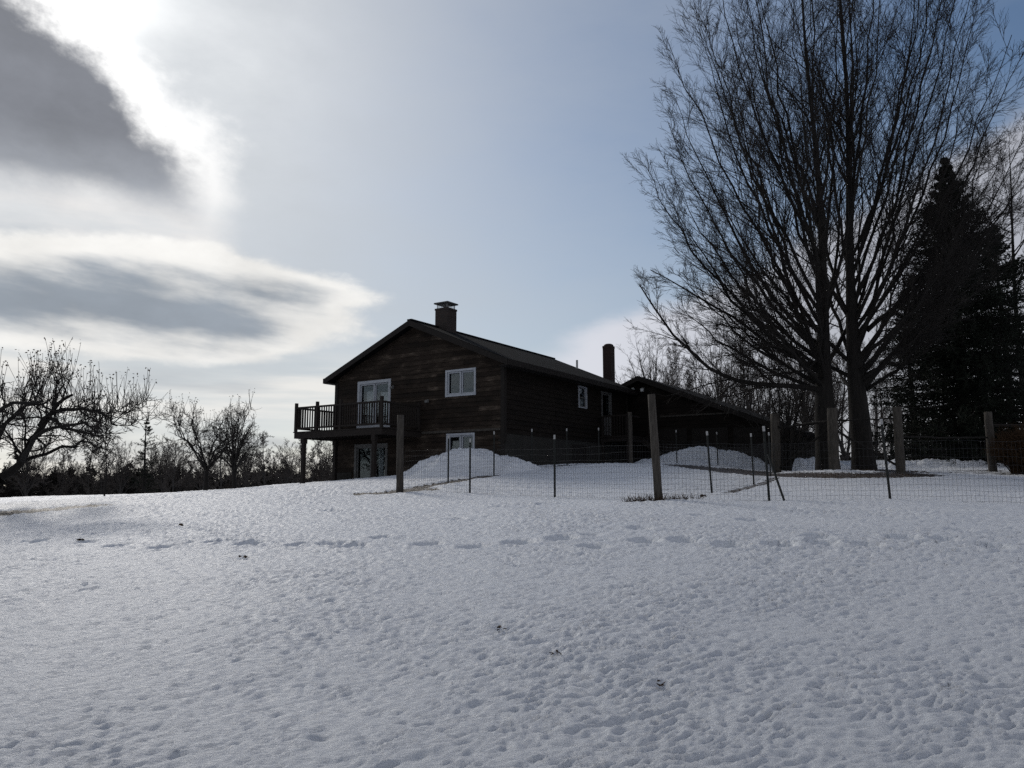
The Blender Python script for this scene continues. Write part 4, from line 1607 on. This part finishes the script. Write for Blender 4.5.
def ss(a, b, x):
    n = nt.nodes.new('ShaderNodeMapRange')
    n.interpolation_type = 'SMOOTHSTEP'
    n.inputs['From Min'].default_value = a
    n.inputs['From Max'].default_value = b
    nt.links.new(x.s, n.inputs[0])
    return E(n.outputs[0])


tc = nt.nodes.new('ShaderNodeTexCoord')
sep = nt.nodes.new('ShaderNodeSeparateXYZ')
nt.links.new(tc.outputs['Generated'], sep.inputs[0])
dx, dy, dz = (E(sep.outputs[i]) for i in range(3))
az = E.op('ARCTAN2', dx, dy) * 57.2958
el = E.op('ARCSINE', dz) * 57.2958


def sky_noise(sx, sy, sz, detail=5, rough=.55, off=(0, 0, 0)):
    mp = nt.nodes.new('ShaderNodeMapping')
    mp.inputs['Scale'].default_value = (sx, sy, sz)
    mp.inputs['Location'].default_value = off
    nt.links.new(tc.outputs['Generated'], mp.inputs[0])
    n = nt.nodes.new('ShaderNodeTexNoise')
    n.inputs['Scale'].default_value = 1
    n.inputs['Detail'].default_value = detail
    n.inputs['Roughness'].default_value = rough
    nt.links.new(mp.outputs[0], n.inputs['Vector'])
    return E(n.outputs[0]) - .5


def ae_noise(kx, ky, tilt, detail=5, rough=.55, off=0.0):
    """noise laid out in compass bearing and elevation, bands tilted"""
    c = nt.nodes.new('ShaderNodeCombineXYZ')
    nt.links.new((az * kx).s, c.inputs[0])
    nt.links.new(((el + az * tilt) * ky).s, c.inputs[1])
    c.inputs[2].default_value = off
    n = nt.nodes.new('ShaderNodeTexNoise')
    n.inputs['Scale'].default_value = 1
    n.inputs['Detail'].default_value = detail
    n.inputs['Roughness'].default_value = rough
    nt.links.new(c.outputs[0], n.inputs['Vector'])
    return E(n.outputs[0]) - .5


sunv = (math.sin(SUN_AZ) * math.cos(SUN_EL), math.cos(SUN_AZ) * math.cos(SUN_EL), math.sin(SUN_EL))
cg = E.op('MAXIMUM', dx * sunv[0] + dy * sunv[1] + dz * sunv[2], 0.0)
g_tight = cg ** 620.0
g_mid = cg ** 45.0
g_wide = cg ** 6.0


def rgb(r, g, b, k=None):
    n = nt.nodes.new('ShaderNodeCombineXYZ')
    for i, v in enumerate((r, g, b)):
        if k is not None:
            v = k * v
        if isinstance(v, E):
            nt.links.new(v.s, n.inputs[i])
        else:
            n.inputs[i].default_value = v
    return n.outputs[0]


def vadd(a, b):
    n = nt.nodes.new('ShaderNodeVectorMath')
    n.operation = 'ADD'
    nt.links.new(a, n.inputs[0])
    nt.links.new(b, n.inputs[1])
    return n.outputs[0]


def vmul(a, b):
    n = nt.nodes.new('ShaderNodeVectorMath')
    n.operation = 'MULTIPLY'
    nt.links.new(a, n.inputs[0])
    if isinstance(b, tuple):
        n.inputs[1].default_value = b
    else:
        nt.links.new(b, n.inputs[1])
    return n.outputs[0]


def vmix(f, a, b):
    n = nt.nodes.new('ShaderNodeMix')
    n.data_type = 'RGBA'
    nt.links.new(f.s, n.inputs[0])
    nt.links.new(a, n.inputs[6])
    nt.links.new(b, n.inputs[7])
    return n.outputs[2]


SKY_STRENGTH = .1
K = 1 / SKY_STRENGTH
sky = nt.nodes.new('ShaderNodeTexSky')
sky.sky_type = 'NISHITA'
sky.sun_disc = False
sky.sun_elevation = SUN_EL
sky.sun_rotation = SUN_AZ
sky.air_density = 1.0
sky.dust_density = 1.0
sky.ozone_density = 1.5
base = vmul(sky.outputs[0], (.58, .63, .67))
# thin veil, thicker towards the sun and the horizon
veil_n = sky_noise(2.6, 2.6, 7, 6, .6)
veil = E.op('MINIMUM', cg ** 7.0 * .95 + ss(26, 4, el) * .35 + veil_n * .5, 1.0)
veil = E.op('MAXIMUM', veil, 0.0)
vc = rgb(.425, .450, .475, (1.0 + g_mid * .2 + ss(9, 2, el) * ss(15, -15, az) * .25) * K)
col = vmix(veil, base, vc)
wv = sky_noise(9, 9, 16, 6, .6)
wv2 = sky_noise(4, 4, 9, 5, .55, (3, 1, 7))
# glow of the veiled sun
col = vadd(col, rgb(1.0, .975, .92, (g_tight * .7 + g_mid * (.075 + wv * .35 + wv2 * .3)) * K))

# pale bank low on the right
bank = ss(-1.5, 1.2, (az - 2.0) * .40 + 9.3 - el + wv2 * 7.0 + wv * 2.0) * ss(-2, 6, az)
col = vmix(bank * .8, col, rgb(.40, .40, .43, (1.0 + ss(25, 4, az) * .55) * K))
# low streaks near the horizon on the left
st = sky_noise(2.6, 2.6, 30, 5, .55, (1, 5, 2))
streak = ss(-.17, .07, st) * ss(0, 2.5, el) * ss(10.5, 7.5, el) * ss(4, -10, az)
col = vmix(streak * .85, col, rgb(.69, .675, .645, E.op('ADD', g_wide * .2, .95) * K))
st2 = sky_noise(3.4, 3.4, 24, 4, .5, (8, 2, 3))
col = vmix(ss(.04, .2, st2) * ss(0, 2, el) * ss(9, 6, el) * ss(6, -8, az) * .55, col, rgb(.33, .35, .38, E.op('ADD', g_wide * .1, .95) * K))
# soft bright wisps between the two clouds
wis = ss(-.12, .2, sky_noise(4, 4, 26, 6, .55, (2, 9, 4)) + wv * .25) * ss(13.5, 15.5, el) * ss(20.5, 18.0, el) * ss(-19, -24, az)
col = vmix(wis * .55, col, rgb(.77, .72, .68, E.op('ADD', g_mid * .2, .95) * K))
# lens-shaped cloud
e2 = E.op('SQRT', ((az + 26.0) * (1 / 16.5)) ** 2.0 + ((el - 12.4 - (az + 24.0) * .01) * (1 / 4.2)) ** 2.0)
band = ae_noise(.10, .42, .10, 5, .5, 3.0)
D2 = 1.0 - e2 + wv * .40 + wv2 * .35 + band * .25
rim2 = ss(-.05, .12, D2 + band * .10)
dark2 = ss(.00, .66, D2 * .95 + band * 1.25 + wv * .35 - ss(13.2, 16.2, el) * .28 - ss(-15, -10, az) * .2)
col = vmix(rim2 * .92, col, rgb(.725, .715, .69, E.op('ADD', g_mid * .35 + wv * .5, 1.0) * K))
col = vmix(dark2 * .95, col, rgb(.235, .27, .315, K * E.op('ADD', g_mid * .25 + wv * .5, .98)))
# heavy dark cloud in front of the sun's edge
d1 = (az + 28.0) * -.62 + (el - 26.6) * -.78
d2_ = el - 17.2
d3_ = -21.8 - az
puff = ae_noise(.22, .30, .1, 6, .6, 7.0)
low = ss(23.5, 18.0, el)
D1 = E.op('SMOOTH_MIN', E.op('SMOOTH_MIN', d1, d2_ * 1.1, 1.0), d3_, 1.5) + puff * (2.5 + ss(19, 23, el) * 4.5) + wv * 2.6
rim1 = ss(-3.0, .4, D1)
dark1 = ss(-.3, 3.2, D1 * (1.25 - low * .4))
col = vmix(rim1 * (.3 + .5 * ss(17.5, 20.0, el)), col, rgb(.78, .775, .765, K * E.op('ADD', g_mid * .55, .95)))
dcol = vmix(low, rgb(.160, .170, .196, K), rgb(.30, .32, .355, K))
col = vmix(dark1 * .97, col, vmul(dcol, rgb(1, 1, 1, E.op('ADD', puff * .5 + wv * .5, 1.0))))
nt.links.new(col, bg.inputs['Color'])
bg.inputs['Strength'].default_value = SKY_STRENGTH

sun = bpy.data.lights.new('sun', 'SUN')
sun.energy = 1.0
sun.angle = math.radians(10)
sun.color = (1.0, .95, .88)
so = bpy.data.objects.new('sun', sun)
COL.objects.link(so)
so.rotation_euler = Vector(sunv).to_track_quat('Z', 'Y').to_euler()
so.location = (-40, 60, 50)

# ------------------------------------------------------------------ camera
cam = bpy.data.cameras.new('camera')
cam.sensor_width = 36
cam.lens = F / 1024 * 36
cam.clip_end = 6000
cam.clip_start = .05
co = bpy.data.objects.new('camera', cam)
COL.objects.link(co)
co.location = (0, 0, EYE)
co.rotation_euler = (math.pi / 2 + PITCH, 0, 0)
SC.camera = co

vs = SC.view_settings
vs.view_transform = 'Standard'
vs.look = 'None'
vs.exposure = .28
vs.gamma = 1
vs.use_curve_mapping = False
SC.cycles.max_bounces = 6
SC.cycles.transparent_max_bounces = 8
SC.cycles.use_denoising = False
